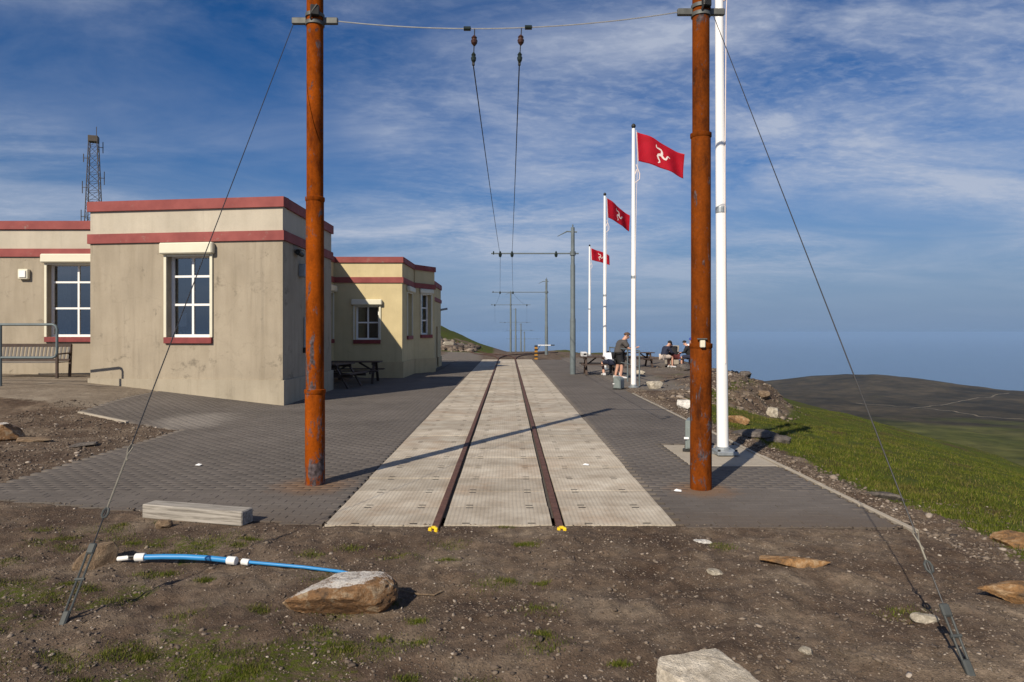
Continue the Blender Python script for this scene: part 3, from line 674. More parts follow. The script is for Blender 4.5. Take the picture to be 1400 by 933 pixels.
    MB().bar((0.95, 0, 0.93), (1.2, 0, 0.93), 0.05, 0.07).build('arm_tip', MT['black'], lv)
build_deck()

# ------------------------------------------------------------------ summit building
def build_building():
    B = empty('station_building', (-8, 20, 0), label='long flat roofed cream building with red painted bands and shuttered windows', cat='building')
    off = (8, -20, 0)
    def part(m, name, mat, bevel=0): o = m.build(name, mat, B, bevel); o.location = off; return o
    def wall(a, b, z0, z1, opens, mat, depth=0.28, name='wall'):
        a = Vector((a[0], a[1], 0)); b = Vector((b[0], b[1], 0)); Lw = (b-a).length; d = (b-a)/Lw; n = Vector((d.y, -d.x, 0))   # outward on the right of a->b
        ss = sorted({0, Lw, *[v for o in opens for v in o[:2]]}); zs = sorted({z0, z1, *[v for o in opens for v in o[2:]]}); m = MB()
        P = lambda s, z, k=0: a+d*s+Vector((0, 0, z))-n*k
        for i in range(len(ss)-1):
            for j in range(len(zs)-1):
                sc, zc = (ss[i]+ss[i+1])/2, (zs[j]+zs[j+1])/2
                if any(o[0] < sc < o[1] and o[2] < zc < o[3] for o in opens): continue
                m.add([P(ss[i], zs[j]), P(ss[i+1], zs[j]), P(ss[i+1], zs[j+1]), P(ss[i], zs[j+1])], [(0, 1, 2, 3)])
        for (s0, s1, q0, q1) in opens:
            c = [(s0, q0), (s1, q0), (s1, q1), (s0, q1)]
            for k in range(4):
                u, v = c[k], c[(k+1) % 4]; m.add([P(*u), P(*u, depth), P(*v, depth), P(*v)], [(0, 1, 2, 3)])
        me = bpy.data.meshes.new(name); me.from_pydata(m.v, [], m.f)
        o = link(name, me, mat, B); o.location = off
        return a, d, n
    def strip(a, b, z0, z1, out, mat, name, e0=0.0, e1=0.0, inn=0.05):
        a = Vector((a[0], a[1], 0)); b = Vector((b[0], b[1], 0)); d = (b-a).normalized(); n = Vector((d.y, -d.x, 0)); a = a-d*e0; b = b+d*e1
        q = [a-n*inn, a+n*out, b+n*out, b-n*inn]
        m = MB().hexa([p+Vector((0, 0, z0)) for p in q]+[p+Vector((0, 0, z1)) for p in q]); return part(m, name, mat)
    def window(fr, s0, s1, z0, z1, cols, rows, depth=0.20, box_h=0.28, box_w=0.16, label=None, blind=True):
        a, d, n = fr; O = a+d*s0-n*depth+Vector((0, 0, z0)); W, H = s1-s0, z1-z0
        rz = math.atan2(d.y, d.x); w = empty('window', O); w.parent = B; w.location = O+Vector(off); w.rotation_euler = (0, 0, rz)
        if label: w['label'] = label
        f = 0.07; m = MB()
        m.b2((0, -0.03, 0), (f, 0.03, H)).b2((W-f, -0.03, 0), (W, 0.03, H)).b2((f, -0.03, 0), (W-f, 0.03, f)).b2((f, -0.03, H-f), (W-f, 0.03, H))
        xs = [f+(W-2*f)*k/cols for k in range(cols+1)]; tot = sum(rows); zz = [f]
        for r in rows[::-1]: zz.append(zz[-1]+(H-2*f)*r/tot)
        t = 0.027
        for x in xs[1:-1]: m.b2((x-t, -0.026, f), (x+t, 0.026, H-f))
        for z in zz[1:-1]:
            for i in range(cols): m.b2((xs[i]+(t if i else 0), -0.022, z-t), (xs[i+1]-(t if i < cols-1 else 0), 0.022, z+t))
        m.build('frame', MT['upvc'], w)
        for i in range(cols):
            for j in range(len(rows)):
                pm_ = bpy.data.meshes.new('pane'); pm_.from_pydata([(xs[i], 0.004, zz[j]), (xs[i+1], 0.004, zz[j]), (xs[i+1], 0.004, zz[j+1]), (xs[i], 0.004, zz[j+1])], [], [(0, 1, 2, 3)])
                link('pane', pm_, MT['glass'], w)
        MB().b2((-0.06, -depth-0.07, -0.15), (W+0.06, -0.035, -0.003)).build('sill', MT['sill'], w, 0.006)
        for x in (-0.072, W+0.002): MB().b2((x, -depth-0.045, -0.0), (x+0.07, -depth-0.002, H)).build('shutter_guide', MT['trim'], w, 0.004)
        m = MB().b2((-0.13, -depth-box_w, H+0.003), (W+0.13, -depth-0.002, H+box_h)); m.build('shutter_box', MT['trim'], w, 0.03)
        m = MB().b2((0.01, -depth-0.05, H-0.05), (W-0.01, -depth-0.02, H-0.002)); m.build('shutter_lip', MT['trim'], w, 0.004)
        return w
    # outline points
    A, Bp, C, D, E, F_, G, H = (-10.47, 17.1), (-5.42, 16.4), (-5.42, 20.9), (-6.72, 20.9), (-6.72, 26.3), (-4.09, 26.3), (-4.05, 29.2), (-3.30, 30.5)
    Z1, Z2, Z3 = 5.01, 4.66, 4.25
    Lw = (Vector(Bp)-Vector(A)).length; sx = lambda X: (X+10.47)/5.05*Lw
    # left recessed wing
    o0 = [((-13.50)+30, (-11.9)+30, 1.62, 3.78)]
    fr0 = wall((-30, 20.0), (-10.47, 20.0), -0.1, 4.0, o0, MT['render']); strip((-30, 20.0), (-10.47, 20.0), 4.2, 4.75, 0.0, MT['cream'], 'parapet', inn=0.2)
    window(fr0, *o0[0], 2, [0.62, 1, 1], label='window of the recessed left wing, half hidden by the corner', box_h=0.26)
    # projecting front block
    o1 = [(sx(-8.40), sx(-7.27), 1.63, 3.66)]
    fr1 = wall(A, Bp, -0.1, 3.98, o1, MT['render']); strip(A, Bp, 4.18, 4.77, 0.0, MT['cream'], 'parapet', inn=0.2)
    w1 = window(fr1, *o1[0], 2, [0.68, 1.05, 1.1], label='tall six pane window with a paper notice inside')
    MB().b2((0.17, 0.012, 0.26), (0.38, 0.016, 0.60)).build('paper_notice', MT['paper'], w1)
    wall((-10.47, 20.0), A, -0.1, 4.77, [], MT['render']); wall(Bp, C, -0.1, 3.98, [], MT['render']); strip(Bp, C, 4.18, 4.77, 0.0, MT['cream'], 'parapet', inn=0.2, e0=-0.21)
    wall(C, D, -0.1, 4.77, [], MT['render'])
    for (p, q, e0, e1) in (((-30, 20.0), (-10.47, 20.0), 0, -0.06), (A, Bp, 0.05, 0.05), (Bp, C, -0.056, 0.05)):
        strip(p, q, 4.765, Z1, 0.06, MT['red'], 'cap_band', e0, e1, 0.22); strip(p, q, 3.965, 4.20, 0.05, MT['red'], 'lower_band', e0, e1, 0.15)
    strip((-10.47, 20.0), A, 4.765, Z1, 0.06, MT['red'], 'cap_band', -0.07, -0.23, 0.22)
    strip(C, D, 4.765, Z1, 0.06, MT['red'], 'cap_band', -0.23, 0.0, 0.22)
    strip(A, Bp, 0.0, 0.60, 0.055, MT['plinth'], 'plinth', 0.03, 0.055); strip(Bp, C, -0.1, 0.597, 0.055, MT['plinth'], 'plinth', -0.06, 0.05)
    # middle block
    frr = wall(D, E, -0.1, 3.68, [(4.2, 5.2, 1.5, 3.3)], MT['yellow']); strip(D, E, 3.86, 4.45, 0, MT['yellow'], 'parapet', inn=0.2)
    window(frr, 4.2, 5.2, 1.5, 3.3, 2, [1, 1], box_h=0.24)
    o2 = [(-5.90+6.72, -4.98+6.72, 1.47, 2.80)]
    fr2 = wall(E, F_, -0.1, 3.68, o2, MT['yellow']); strip(E, F_, 3.86, 4.45, 0, MT['yellow'], 'parapet', inn=0.2)
    window(fr2, *o2[0], 2, [1, 1], label='low four pane window of the middle block', box_h=0.22)
    o3 = [(1.15, 2.35, 1.62, 3.40)]; fr3 = wall(F_, G, -0.1, 3.68, o3, MT['yellow']); strip(F_, G, 3.86, 4.45, 0, MT['yellow'], 'parapet', -0.21, 0, 0.2)
    window(fr3, *o3[0], 2, [1, 1, 1], box_h=0.22)
    Lg = (Vector(H)-Vector(G)).length; o4 = [(0.52, 1.22, 1.66, 3.45)]
    fr4 = wall(G, H, -0.1, 3.68, o4, MT['yellow']); strip(G, H, 3.86, 4.45, 0, MT['yellow'], 'parapet', -0.1, 0, 0.2)
    window(fr4, *o4[0], 1, [1, 1, 1], box_h=0.2, box_w=0.1)
    wall(H, (-4.0, 32.2), -0.1, 4.45, [], MT['yellow'])
    for (p, q, e0, e1) in ((D, E, 0.0, -0.06), (E, F_, 0.0, 0.05), (F_, G, -0.056, 0.0), (G, H, -0.035, 0.03)):
        strip(p, q, 4.44, Z2, 0.06, MT['red'], 'cap_band', e0, e1, 0.22); strip(p, q, 3.665, 3.88, 0.05, MT['red'], 'lower_band', e0, e1, 0.15)
        if p != D: strip(p, q, -0.1, 0.62, 0.05, MT['plinth_y'], 'plinth', e0, e1)
    # rear block
    I, J, K = (-4.0, 32.2), (-3.62, 33.0), (-3.62, 36.6)
    wall(I, J, -0.1, 3.3, [], MT['yellow']); wall(J, K, -0.1, 3.3, [(1.2, 2.0, 0.05, 2.05)], MT['yellow']); wall(K, (-9, 36.6), -0.1, 4.0, [], MT['yellow'])
    MB_ = MB().b2((-3.82, 34.2, 0.05), (-3.76, 35.0, 2.05)); part(MB_, 'door', MT['sill'])
    for (p, q) in ((I, J), (J, K)):
        strip(p, q, 4.0, Z3, 0.06, MT['red'], 'cap_band', 0, 0.0, 0.2); strip(p, q, 3.30, 3.48, 0.05, MT['red'], 'lower_band', 0, 0.0, 0.2); strip(p, q, 3.48, 4.0, 0, MT['yellow'], 'parapet', 0, 0, 0.2)
    strip(J, (-3.62, 34.2), -0.1, 0.5, 0.05, MT['plinth_y'], 'plinth'); strip((-3.62, 35.0), K, -0.1, 0.5, 0.05, MT['plinth_y'], 'plinth')
    m = MB().tube([(-3.62, 36.3, 2.95), (-3.25, 36.4, 3.02)], 0.055, 8); part(m, 'spout', MT['galv'])
    # roofs and dark inside
    def roof(poly, z): m = MB(); m.v = [(x, y, z) for x, y in poly]; m.f = [tuple(range(len(poly)))]; part(m, 'roof', MT['roof'])
    roof([(-30, 20.1), (-10.47, 20.1), (-10.4, 17.2), (-5.5, 16.5), (-5.5, 20.8), (-6.8, 20.8), (-6.8, 30), (-30, 30)], 4.60)
    roof([(-6.9, 26.4), (-4.2, 26.4), (-4.15, 29.2), (-3.4, 30.5), (-4.1, 32.2), (-3.7, 33), (-3.7, 36.5), (-9, 36.5), (-9, 26.4)], 3.95)
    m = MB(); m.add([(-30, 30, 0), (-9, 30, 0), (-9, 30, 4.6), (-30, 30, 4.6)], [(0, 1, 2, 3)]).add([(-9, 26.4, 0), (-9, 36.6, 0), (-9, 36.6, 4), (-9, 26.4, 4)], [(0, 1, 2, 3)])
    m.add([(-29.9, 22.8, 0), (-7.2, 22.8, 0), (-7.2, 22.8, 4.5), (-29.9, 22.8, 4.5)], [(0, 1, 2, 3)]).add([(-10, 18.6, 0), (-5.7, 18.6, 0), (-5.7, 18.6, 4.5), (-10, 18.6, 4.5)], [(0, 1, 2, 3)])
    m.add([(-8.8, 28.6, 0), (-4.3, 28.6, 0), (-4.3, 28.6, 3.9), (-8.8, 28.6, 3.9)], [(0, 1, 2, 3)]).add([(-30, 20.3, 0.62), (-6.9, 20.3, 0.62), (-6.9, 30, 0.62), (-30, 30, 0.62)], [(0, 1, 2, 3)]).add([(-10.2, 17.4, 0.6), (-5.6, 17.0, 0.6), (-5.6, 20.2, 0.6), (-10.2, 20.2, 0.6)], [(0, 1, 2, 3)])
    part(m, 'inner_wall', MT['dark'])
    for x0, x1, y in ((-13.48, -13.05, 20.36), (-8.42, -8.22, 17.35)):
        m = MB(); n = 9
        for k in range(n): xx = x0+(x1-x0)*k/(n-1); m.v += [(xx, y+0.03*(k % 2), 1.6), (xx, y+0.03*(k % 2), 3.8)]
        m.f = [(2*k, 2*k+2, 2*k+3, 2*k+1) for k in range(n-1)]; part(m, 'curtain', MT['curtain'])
build_building()
def wall_bits():
    # lamp box on the recessed wing
    r_ = empty('wall_lamp', (-14.15, 20.0, 3.45), label='square cream wall lamp left of the leftmost window', cat='lamp')
    MB().box((0, -0.06, 0), (0.30, 0.12, 0.30)).build('housing', MT['trim'], r_, 0.02); MB().box((0.0, -0.135, 0), (0.2, 0.03, 0.2)).build('lens', MT['upvc'], r_, 0.01)
    r_ = empty('security_camera', (-5.42, 17.35, 3.78), label='small dark security camera high on the front block side wall', cat='camera')
    MB().box((0.05, 0, 0), (0.10, 0.05, 0.05)).build('bracket', MT['galv'], r_, 0.006); MB().tube([(0.10, -0.12, 0.0), (0.12, 0.20, -0.04)], [0.07, 0.06], 10).build('body', MT['black'], r_)
    MB().box((0.11, 0.03, 0.075), (0.16, 0.34, 0.02)).build('hood', MT['galv'], r_, 0.005)
    r_ = empty('wall_lamp', (-5.42, 17.75, 3.35), label='grey box floodlight below the security camera', cat='lamp')
    MB().box((0.09, 0, 0), (0.18, 0.24, 0.34)).build('housing', MT['galv'], r_, 0.02); MB().box((0.19, 0, 0), (0.03, 0.2, 0.28)).build('lens', MT['upvc'], r_, 0.008)
    r_ = empty('meter_box', (-5.42, 18.05, 1.7), label='narrow dark pipe bracket on the front block side wall', cat='pipe')
    MB().tube([(0.03, 0, -0.35), (0.03, 0, 0.45)], 0.02, 6).build('pipe', MT['galv'], r_); MB().box((0.04, 0, -0.42), (0.08, 0.1, 0.14)).build('box', MT['black'], r_, 0.01)
wall_bits()

# ------------------------------------------------------------------ poles, guys, wires
PL = (-2.226, 7.86); PR = (2.155, 7.64); ATT = 5.34
def rusty_pole(name, x, y, mat, rr_, secs, label):
    p = empty(name, (x, y, 0), label=label, cat='pole', group='rusty steel poles carrying the overhead wires')
    prof = []
    z_prev = -0.3
    for i, (r, z1) in enumerate(secs):
        m = MB(); m.lathe([(r, z_prev), (r*1.003, (z_prev+z1)/2), (r, z1)] + ([(secs[i+1][0], z1+0.03)] if i < len(secs)-1 else [(r*0.5, z1+0.02)]), 28); m.build('tube_section', mat, p, 0, 40); z_prev = z1+0.002
        if i < len(secs)-1: MB().lathe([(r+0.001, z1-0.03), (r+0.009, z1-0.02), (r+0.009, z1+0.02), (r*0.9, z1+0.028)], 28).build('weld_collar', mat, p, 0, 40)
    r = secs[-1][0]
    b = MB()
    for dz in (-0.045, 0.045): b.lathe([(r+0.001, ATT+dz-0.022), (r+0.014, ATT+dz-0.020), (r+0.014, ATT+dz+0.020), (r+0.001, ATT+dz+0.022)], 24)
    b.build('clamp', MT['bracket'], p, 0, 30)
    for s in (-1, 1):
        MB().box((s*(r+0.085), 0.0, ATT-0.01), (0.17, 0.05, 0.075)).build('bracket_arm', MT['bracket'], p, 0.008)
    MB().box((0.03, -r-0.02, ATT+0.06), (0.10, 0.06, 0.12), 0.3).build('clamp_bolt', MT['black'], p, 0.01)
    MB().tube([(-0.02, -r-0.02, ATT-0.03), (0.0, -r-0.05, ATT+0.03), (0.06, -r-0.04, ATT+0.12)], 0.012, 6).build('wire_tail', MT['black'], p)
    return p
lp = rusty_pole('steel_pole', *PL, MT['rust_l'], 0.11, [(0.112, 1.07), (0.101, 3.28), (0.094, 6.28)], 'bright orange rusty steel pole beside the building')
rp = rusty_pole('steel_pole', *PR, MT['rust_r'], 0.11, [(0.118, 1.60), (0.108, 3.95), (0.094, 6.28)], 'dark brown rusty steel pole beside the white flagpole')
jb = empty('junction_box', (2.135, 7.64-0.118, 1.62), label='small pale junction box strapped to the right rusty pole', cat='box')
MB().box((0, -0.02, 0), (0.055, 0.045, 0.08)).build('case', MT['trim'], jb, 0.008); MB().box((0.0, -0.004, 0.055), (0.11, 0.02, 0.015)).build('strap', MT['bracket'], jb, 0.003)

def guy(top, bot, label, rod, knot):
    top = Vector(top); bot = Vector(bot); d = top-bot; g = empty('guy_wire', bot, label=label, cat='guy wire', group='guy wires staying the rusty poles')
    Ln = d.length; u = d.normalized(); side = u.cross(Vector((0, 0, 1))).normalized()
    P = lambda t: u*t
    MB().tube([P(rod*0.98), P(rod+0.9), P(Ln)], [0.0042, 0.0042, 0.004], 6).build('wire', MT['wire'], g)
    for s in (-1, 1): MB().tube([P(0.04)+side*s*0.015, P(rod-0.02)+side*s*0.018], 0.0065, 6).build('rod', MT['guy_steel'], g)
    MB().bar(P(-0.02), P(0.07), 0.042, 0.028).build('anchor_eye', MT['guy_steel'], g, 0.008); MB().bar(P(rod-0.05), P(rod+0.02), 0.050, 0.026).build('yoke', MT['guy_steel'], g, 0.008)
    MB().tube([P(rod*0.55)-side*0.03, P(rod*0.56)+side*0.03], 0.01, 6).build('cross_bar', MT['guy_steel'], g)
    MB().tube([P(rod+0.22)+side*0.02*math.cos(k*0.9)+u*0.035*math.sin(k*0.9) for k in range(8)], 0.008, 6).build('shackle', MT['guy_steel'], g)
    MB().tube([P(knot), P(knot+0.05)+side*0.018, P(knot+0.08), P(knot+0.04)-side*0.016, P(knot-0.02), P(knot-0.05)+side*0.012], 0.0045, 6).build('wire_grip', MT['grip'], g)
    MB().tube([P(rod+0.25), P(knot)], 0.006, 6).build('grip_wrap', MT['grip'], g)
guy((PL[0]-0.24, PL[1], ATT-0.02), (-2.655, 4.07, gsurf(-2.655, 4.07)), 'guy wire from the left rusty pole to the stony ground', 0.46, 1.10)
guy((PR[0]+0.13, PR[1], ATT-0.02), (2.37, 3.50, gsurf(2.37, 3.50)), 'guy wire from the right rusty pole to the bare earth', 0.33, 0.70)

def span_and_trolley():
    a = Vector((PL[0]+0.26, PL[1], ATT-0.01)); b = Vector((PR[0]-0.26, PR[1], ATT-0.01)); s = empty('span_wire', (0, 7.75, 5.1), label='thin cross span wire slung between the two rusty poles', cat='wire')
    P = lambda t: a.lerp(b, t)+Vector((0, 0, -0.13*4*t*(1-t)))-Vector((0, 7.75, 5.1))
    MB().tube([P(k/24) for k in range(25)], 0.0065, 6).build('wire', MT['wire_b'], s)
    tA, tB = 0.40, 0.556
    for t in (tA-0.012, tB+0.012):
        p = P(t); MB().tube([p+Vector((-0.04, 0, 0)), p+Vector((0.04, 0, 0))], 0.026, 10).build('strain_insulator', MT['ceramic'], s, 0.003)
    ends = []
    for t, lbl, X1 in ((tA+0.01, 'left', -0.40), (tB-0.008, 'right', 0.125)):
        p = P(t)+Vector((0, 7.75, 5.1)); h = empty('wire_hanger', p, label='dropper with two dark insulators holding the %s trolley wire' % lbl, cat='hanger', group='droppers on the span wire')
        e = Vector((X1, 7.80, 4.80))-p
        MB().tube([(0, 0, 0), e], 0.006, 6).build('rod', MT['wire'], h)
        for q, r in ((0.33, 0.034), (0.80, 0.027)):
            c = e*q; MB().lathe([(0.01, -0.06), (r, -0.03), (r*1.15, 0.0), (r*0.8, 0.02), (r, 0.035), (0.012, 0.06)], 12, c).build('insulator', MT['brownins'] if q < 0.5 else MT['ceramic'], h)
        MB().box(e*0.95, (0.03, 0.03, 0.05)).build('clip', MT['black'], h, 0.005)
        ends.append(p+e)
    rows = [(28.6, 4.98, -0.34, 0.155), (56.0, 4.98, -0.68, 0.38), (81, 4.95, -1.6, 2.2), (140, 3.75, -2.7, 3.8)]
    for k, lbl in ((0, 'left'), (1, 'right')):
        pts = [ends[k]]
        for (D, Zw, xl, xr) in rows:
            q = Vector(((xl, xr)[k], D, Zw)); p0 = pts[-1]; n = 10
            for i in range(1, n+1):
                t = i/n; pts.append(p0.lerp(q, t)+Vector((0, 0, -0.0009*(q-p0).length*4*t*(1-t)*(q-p0).length*0.25)))
        o = empty('trolley_wire', ends[k], label='%s overhead trolley wire running away above the track' % lbl, cat='wire', group='overhead trolley wires')
        MB().tube([p-ends[k] for p in pts], 0.0075, 6).build('wire', MT['wire'], o)
    # stay between the pole tops (out of frame, its shadow crosses the paving)
    m = MB(); a = Vector((PL[0], PL[1], 6.2)); b = Vector((PR[0], PR[1], 6.2))
    o = empty('top_stay', a, label='upper stay cable joining the tops of the rusty poles', cat='cable')
    MB().tube([a.lerp(b, k/10)-a for k in range(11)], 0.022, 8).build('cable', MT['wire'], o)
span_and_trolley()

def catenary_mast(x, y, h, arm_z, arm_x0, arm_x1, ins, r, label, top_stub=True):
    z0 = gzf(x, y); o = empty('catenary_mast', (x, y, z0), label=label, cat='mast', group='grey masts carrying the overhead wires')
    MB().lathe([(r*1.12, -0.2), (r*1.12, h*0.37), (r*0.95, h*0.385), (r*0.95, h*0.74), (r*0.78, h*0.755), (r*0.74, h)], 14).build('pole', MT['mast'], o, 0, 40)
    MB().tube([(arm_x0-x, 0, arm_z-z0), (arm_x1-x, 0, arm_z-z0)], 0.030, 8).build('arm', MT['mast'], o)
    MB().lathe([(r*0.9, arm_z-z0-0.09), (r*1.15, arm_z-z0-0.08), (r*1.15, arm_z-z0+0.08), (r*0.9, arm_z-z0+0.09)], 12).build('collar', MT['mast'], o)
    for xi in ins:
        MB().lathe([(0.02, -0.16), (0.06, -0.12), (0.075, -0.02), (0.05, 0.03), (0.02, 0.10)], 10, (xi-x, 0, arm_z-z0)).build('insulator', MT['ceramic'], o)
    MB().lathe([(0.02, -0.05), (0.04, 0.0), (0.02, 0.1)], 8, (arm_x0-x+0.1, 0, arm_z-z0)).build('finial', MT['ceramic'], o)
    if top_stub:
        MB().tube([(0.18, 0, h-0.19), (-0.25, 0, h-0.17), (-0.62, 0.3, h-0.33)], [0.03, 0.03, 0.012], 6).build('top_bracket', MT['mast'], o)
        MB().lathe([(0.02, 0), (0.03, 0.08), (0.01, 0.14)], 8, (0.0, 0, h)).build('cap', MT['mast'], o)
catenary_mast(2.70, 28.6, 6.15, 5.06, -0.72, 2.95, (-0.34, 0.155, 2.0), 0.105, 'nearest grey tubular mast with a long arm over the track')
catenary_mast(3.12, 56.0, 6.2, 5.06, -1.35, 3.3, (-0.68, 0.38), 0.115, 'second grey mast with an arm, beyond the points lever post')
catenary_mast(0.28, 81.0, 7.2, 5.04, -2.05, 2.65, (-1.6, 2.2), 0.11, 'slender mast between the tracks with arms on both sides')
catenary_mast(1.5, 140.0, 8.9, 3.85, -1.8, 4.6, (-0.7, 3.8), 0.16, 'pale distant mast just right of the centre mast')
catenary_mast(3.05, 165.0, 7.0, 2.3, -0.5, 6.3, (5.5,), 0.17, 'dark distant mast with an arm reaching right')
catenary_mast(4.5, 190.0, 6.0, 0.0, -0.5, 9.0, (8.0,), 0.17, 'farthest and lowest mast beyond the crest')

# ------------------------------------------------------------------ flagpoles and flags
def flag_red():
    t = NT('red_flag_cloth'); n = t.noise(4, 4, obj=True)
    t.col(t.ramp(n, [(0.3, (0.50, 0.012, 0.03)), (0.7, (0.62, 0.018, 0.045))])).rough(0.7, 0.2).bump(t.noise(18, 4, obj=True), 0.15, 0.01)
    tl = t.n('ShaderNodeBsdfTranslucent'); tl.inputs[0].default_value = (0.75, 0.02, 0.045, 1); mx = t.n('ShaderNodeMixShader'); mx.inputs[0].default_value = 0.45
    t.l(t.b.outputs[0], mx.inputs[1]); t.l(tl.outputs[0], mx.inputs[2]); t.l(mx.outputs[0], t.out.inputs[0]); return t.m
MT['flag'] = flag_red(); MT['emblem'] = simple('flag_white', (0.72, 0.62, 0.58), 0.7, 0, 0.05)
def flagpole(x, y, h, r0, label, flabel, flag=True, size=1.0, yaw=0.15, lean=0.0, ph=0.0, zb=None, droop=0.40):
    z0 = gzf(x, y) if zb is None else zb
    o = empty('flagpole', (x, y, z0), label=label, cat='flagpole', group='white flagpoles along the platform'); o.rotation_euler = (0, lean, 0)
    MB().lathe([(r0, 0), (r0*0.97, 1.0), (r0*0.86, h*0.5), (r0*0.62, h)], 20).build('pole', MT['white'], o, 0, 40)
    MB().lathe([(0.02, 0), (0.055, 0.03), (0.075, 0.08), (0.055, 0.13), (0.01, 0.16)], 12, (0, 0, h)).build('finial', MT['black'], o, 0, 60)
    MB().lathe([(r0*2.0, 0.0), (r0*2.0, 0.03), (r0*1.3, 0.04), (r0*1.25, 0.09), (r0, 0.10)], 20).build('base_plate', MT['galv'], o)
    MB().lathe([(r0*0.88, h*0.42), (r0*0.93, h*0.422), (r0*0.93, h*0.43), (r0*0.88, h*0.432)], 16).build('joint_ring', MT['galv'], o)
    if not flag: return o
    hp, Lf, Hf = h-0.12, 1.75*size, 0.92*size
    lx = r0*0.62+0.03
    MB().tube([(lx, 0, h-0.05), (lx+0.05, -0.02, h-1.1), (lx+0.01, -0.03, h-1.9), (r0*0.55, -r0*0.80, h*0.5), (r0*0.3, -r0*0.98, 1.3)], 0.007, 6).build('halyard', MT['emblem'], o)
    MB().tube([(lx, -0.03, h-1.15), (lx+0.11, -0.03, h-1.45), (lx+0.10, -0.03, h-1.62), (lx-0.02, -0.03, h-1.72), (lx-0.10, -0.03, h-1.62), (lx+0.02, -0.03, h-1.3)], 0.016, 6).build('rope_coil', MT['emblem'], o)
    def cloth(u, v):
        s = u*Lf
        X = s*0.90*math.cos(yaw) ; Y = s*0.86*math.sin(yaw) + 0.10*u*math.sin(7.0*u+2.2*v+ph)*1.3 + 0.03*math.sin(15*u+ph)
        Z = -(1-v)*Hf*(1-0.22*u) - droop*s*0.95*(0.75+0.25*u) + 0.02*math.sin(6*u+ph) + 0.03*u*(v-0.5)
        return Vector((lx+0.03+X+0.05*(1-v)*(1-u), Y, hp+Z))
    nu, nv = 40, 18; m = MB(); m.v = [tuple(cloth(i/nu, j/nv)) for j in range(nv+1) for i in range(nu+1)]
    m.f = [(j*(nu+1)+i, j*(nu+1)+i+1, (j+1)*(nu+1)+i+1, (j+1)*(nu+1)+i) for j in range(nv) for i in range(nu)]
    f = empty('flag', (x, y, z0), label=flabel, cat='flag', group='red flags with a white three legged emblem'); f.rotation_euler = (0, lean, 0)
    c = m.build('cloth', MT['flag'], f, 0, 80)
    sd = c.modifiers.new('thickness', 'SOLIDIFY'); sd.thickness = 0.004; sd.offset = 0
    MB().tube([cloth(0, 0)-Vector((0.012, 0, 0)), cloth(0, 1)-Vector((0.012, 0, 0))], 0.014, 6).build('hoist_band', MT['emblem'], f)
    # emblem: three running legs joined at the thigh, in flag units (height 1)
    def quadstrip(pts, ws):
        out = []
        for i, p in enumerate(pts):
            a = Vector(pts[max(i-1, 0)]); b = Vector(pts[min(i+1, len(pts)-1)]); d = (b-a).normalized(); n = Vector((-d.y, d.x)); out.append((Vector(p)+n*ws[i], Vector(p)-n*ws[i]))
        return out
    leg = [(0, 0), (0.02, 0.07), (0.02, 0.15), (-0.02, 0.205), (-0.10, 0.205), (-0.19, 0.19), (-0.225, 0.20), (-0.235, 0.26), (-0.245, 0.30)]
    wid = [0.05, 0.052, 0.042, 0.036, 0.034, 0.024, 0.026, 0.022, 0.008]
    for side in (-1, 1):
        m = MB()
        for k in range(3):
            a = R(120*k-4); ca, sa = math.cos(a), math.sin(a)
            st = quadstrip(leg, wid); sub = []
            for i in range(len(st)-1):
                for q in range(3): sub.append((st[i][0].lerp(st[i+1][0], q/3), st[i][1].lerp(st[i+1][1], q/3)))
            sub.append(st[-1]); b0 = len(m.v)
            for (p, q) in sub:
                for w in (p, q):
                    X, Yv = 0.98*(w.x*ca-w.y*sa), 0.98*(w.x*sa+w.y*ca); u = 0.5+X/2*1.0; v = 0.5+Yv
                    P0 = cloth(u, v); du = cloth(u+0.01, v)-P0; dv = cloth(u, v+0.01)-P0; n = du.cross(dv).normalized()
                    m.v.append(tuple(P0+n*side*0.006))
            for i in range(len(sub)-1): m.f.append((b0+2*i, b0+2*i+1, b0+2*i+3, b0+2*i+2))
        m.build('emblem', MT['emblem'], f)
    return o
flagpole(3.10, 9.87, 8.25, 0.082, 'thick white flagpole right behind the brown rusty pole', 'red flag high on the nearest white pole, above the picture', True, lean=-0.008, zb=0.0)
flagpole(3.98, 21.7, 8.23, 0.085, 'white flagpole in front of the standing person', 'largest red flag with the white three legged emblem', ph=0.6)
flagpole(4.58, 32.4, 8.23, 0.088, 'middle white flagpole behind the picnic table', 'middle red flag, smaller than the nearest one', ph=1.2, yaw=0.68, droop=0.42)
flagpole(6.26, 52.6, 8.40, 0.095, 'farthest and shortest looking white flagpole', 'smallest and farthest red flag on the left', ph=3.6, yaw=0.35, droop=0.33)
bp = empty('flagpole_socket', (3.10, 9.78, 0), label='dark bolted steel foot around the base of the thick flagpole', cat='pole base')
MB().box((0, 0, 0.035), (0.30, 0.34, 0.06)).build('foot_plate', MT['galv'], bp, 0.012)
for sx_ in (-1, 1): MB().lathe([(0.02, 0.065), (0.02, 0.09)], 8, (sx_*0.12, -0.13, 0)).build('bolt', MT['black'], bp)

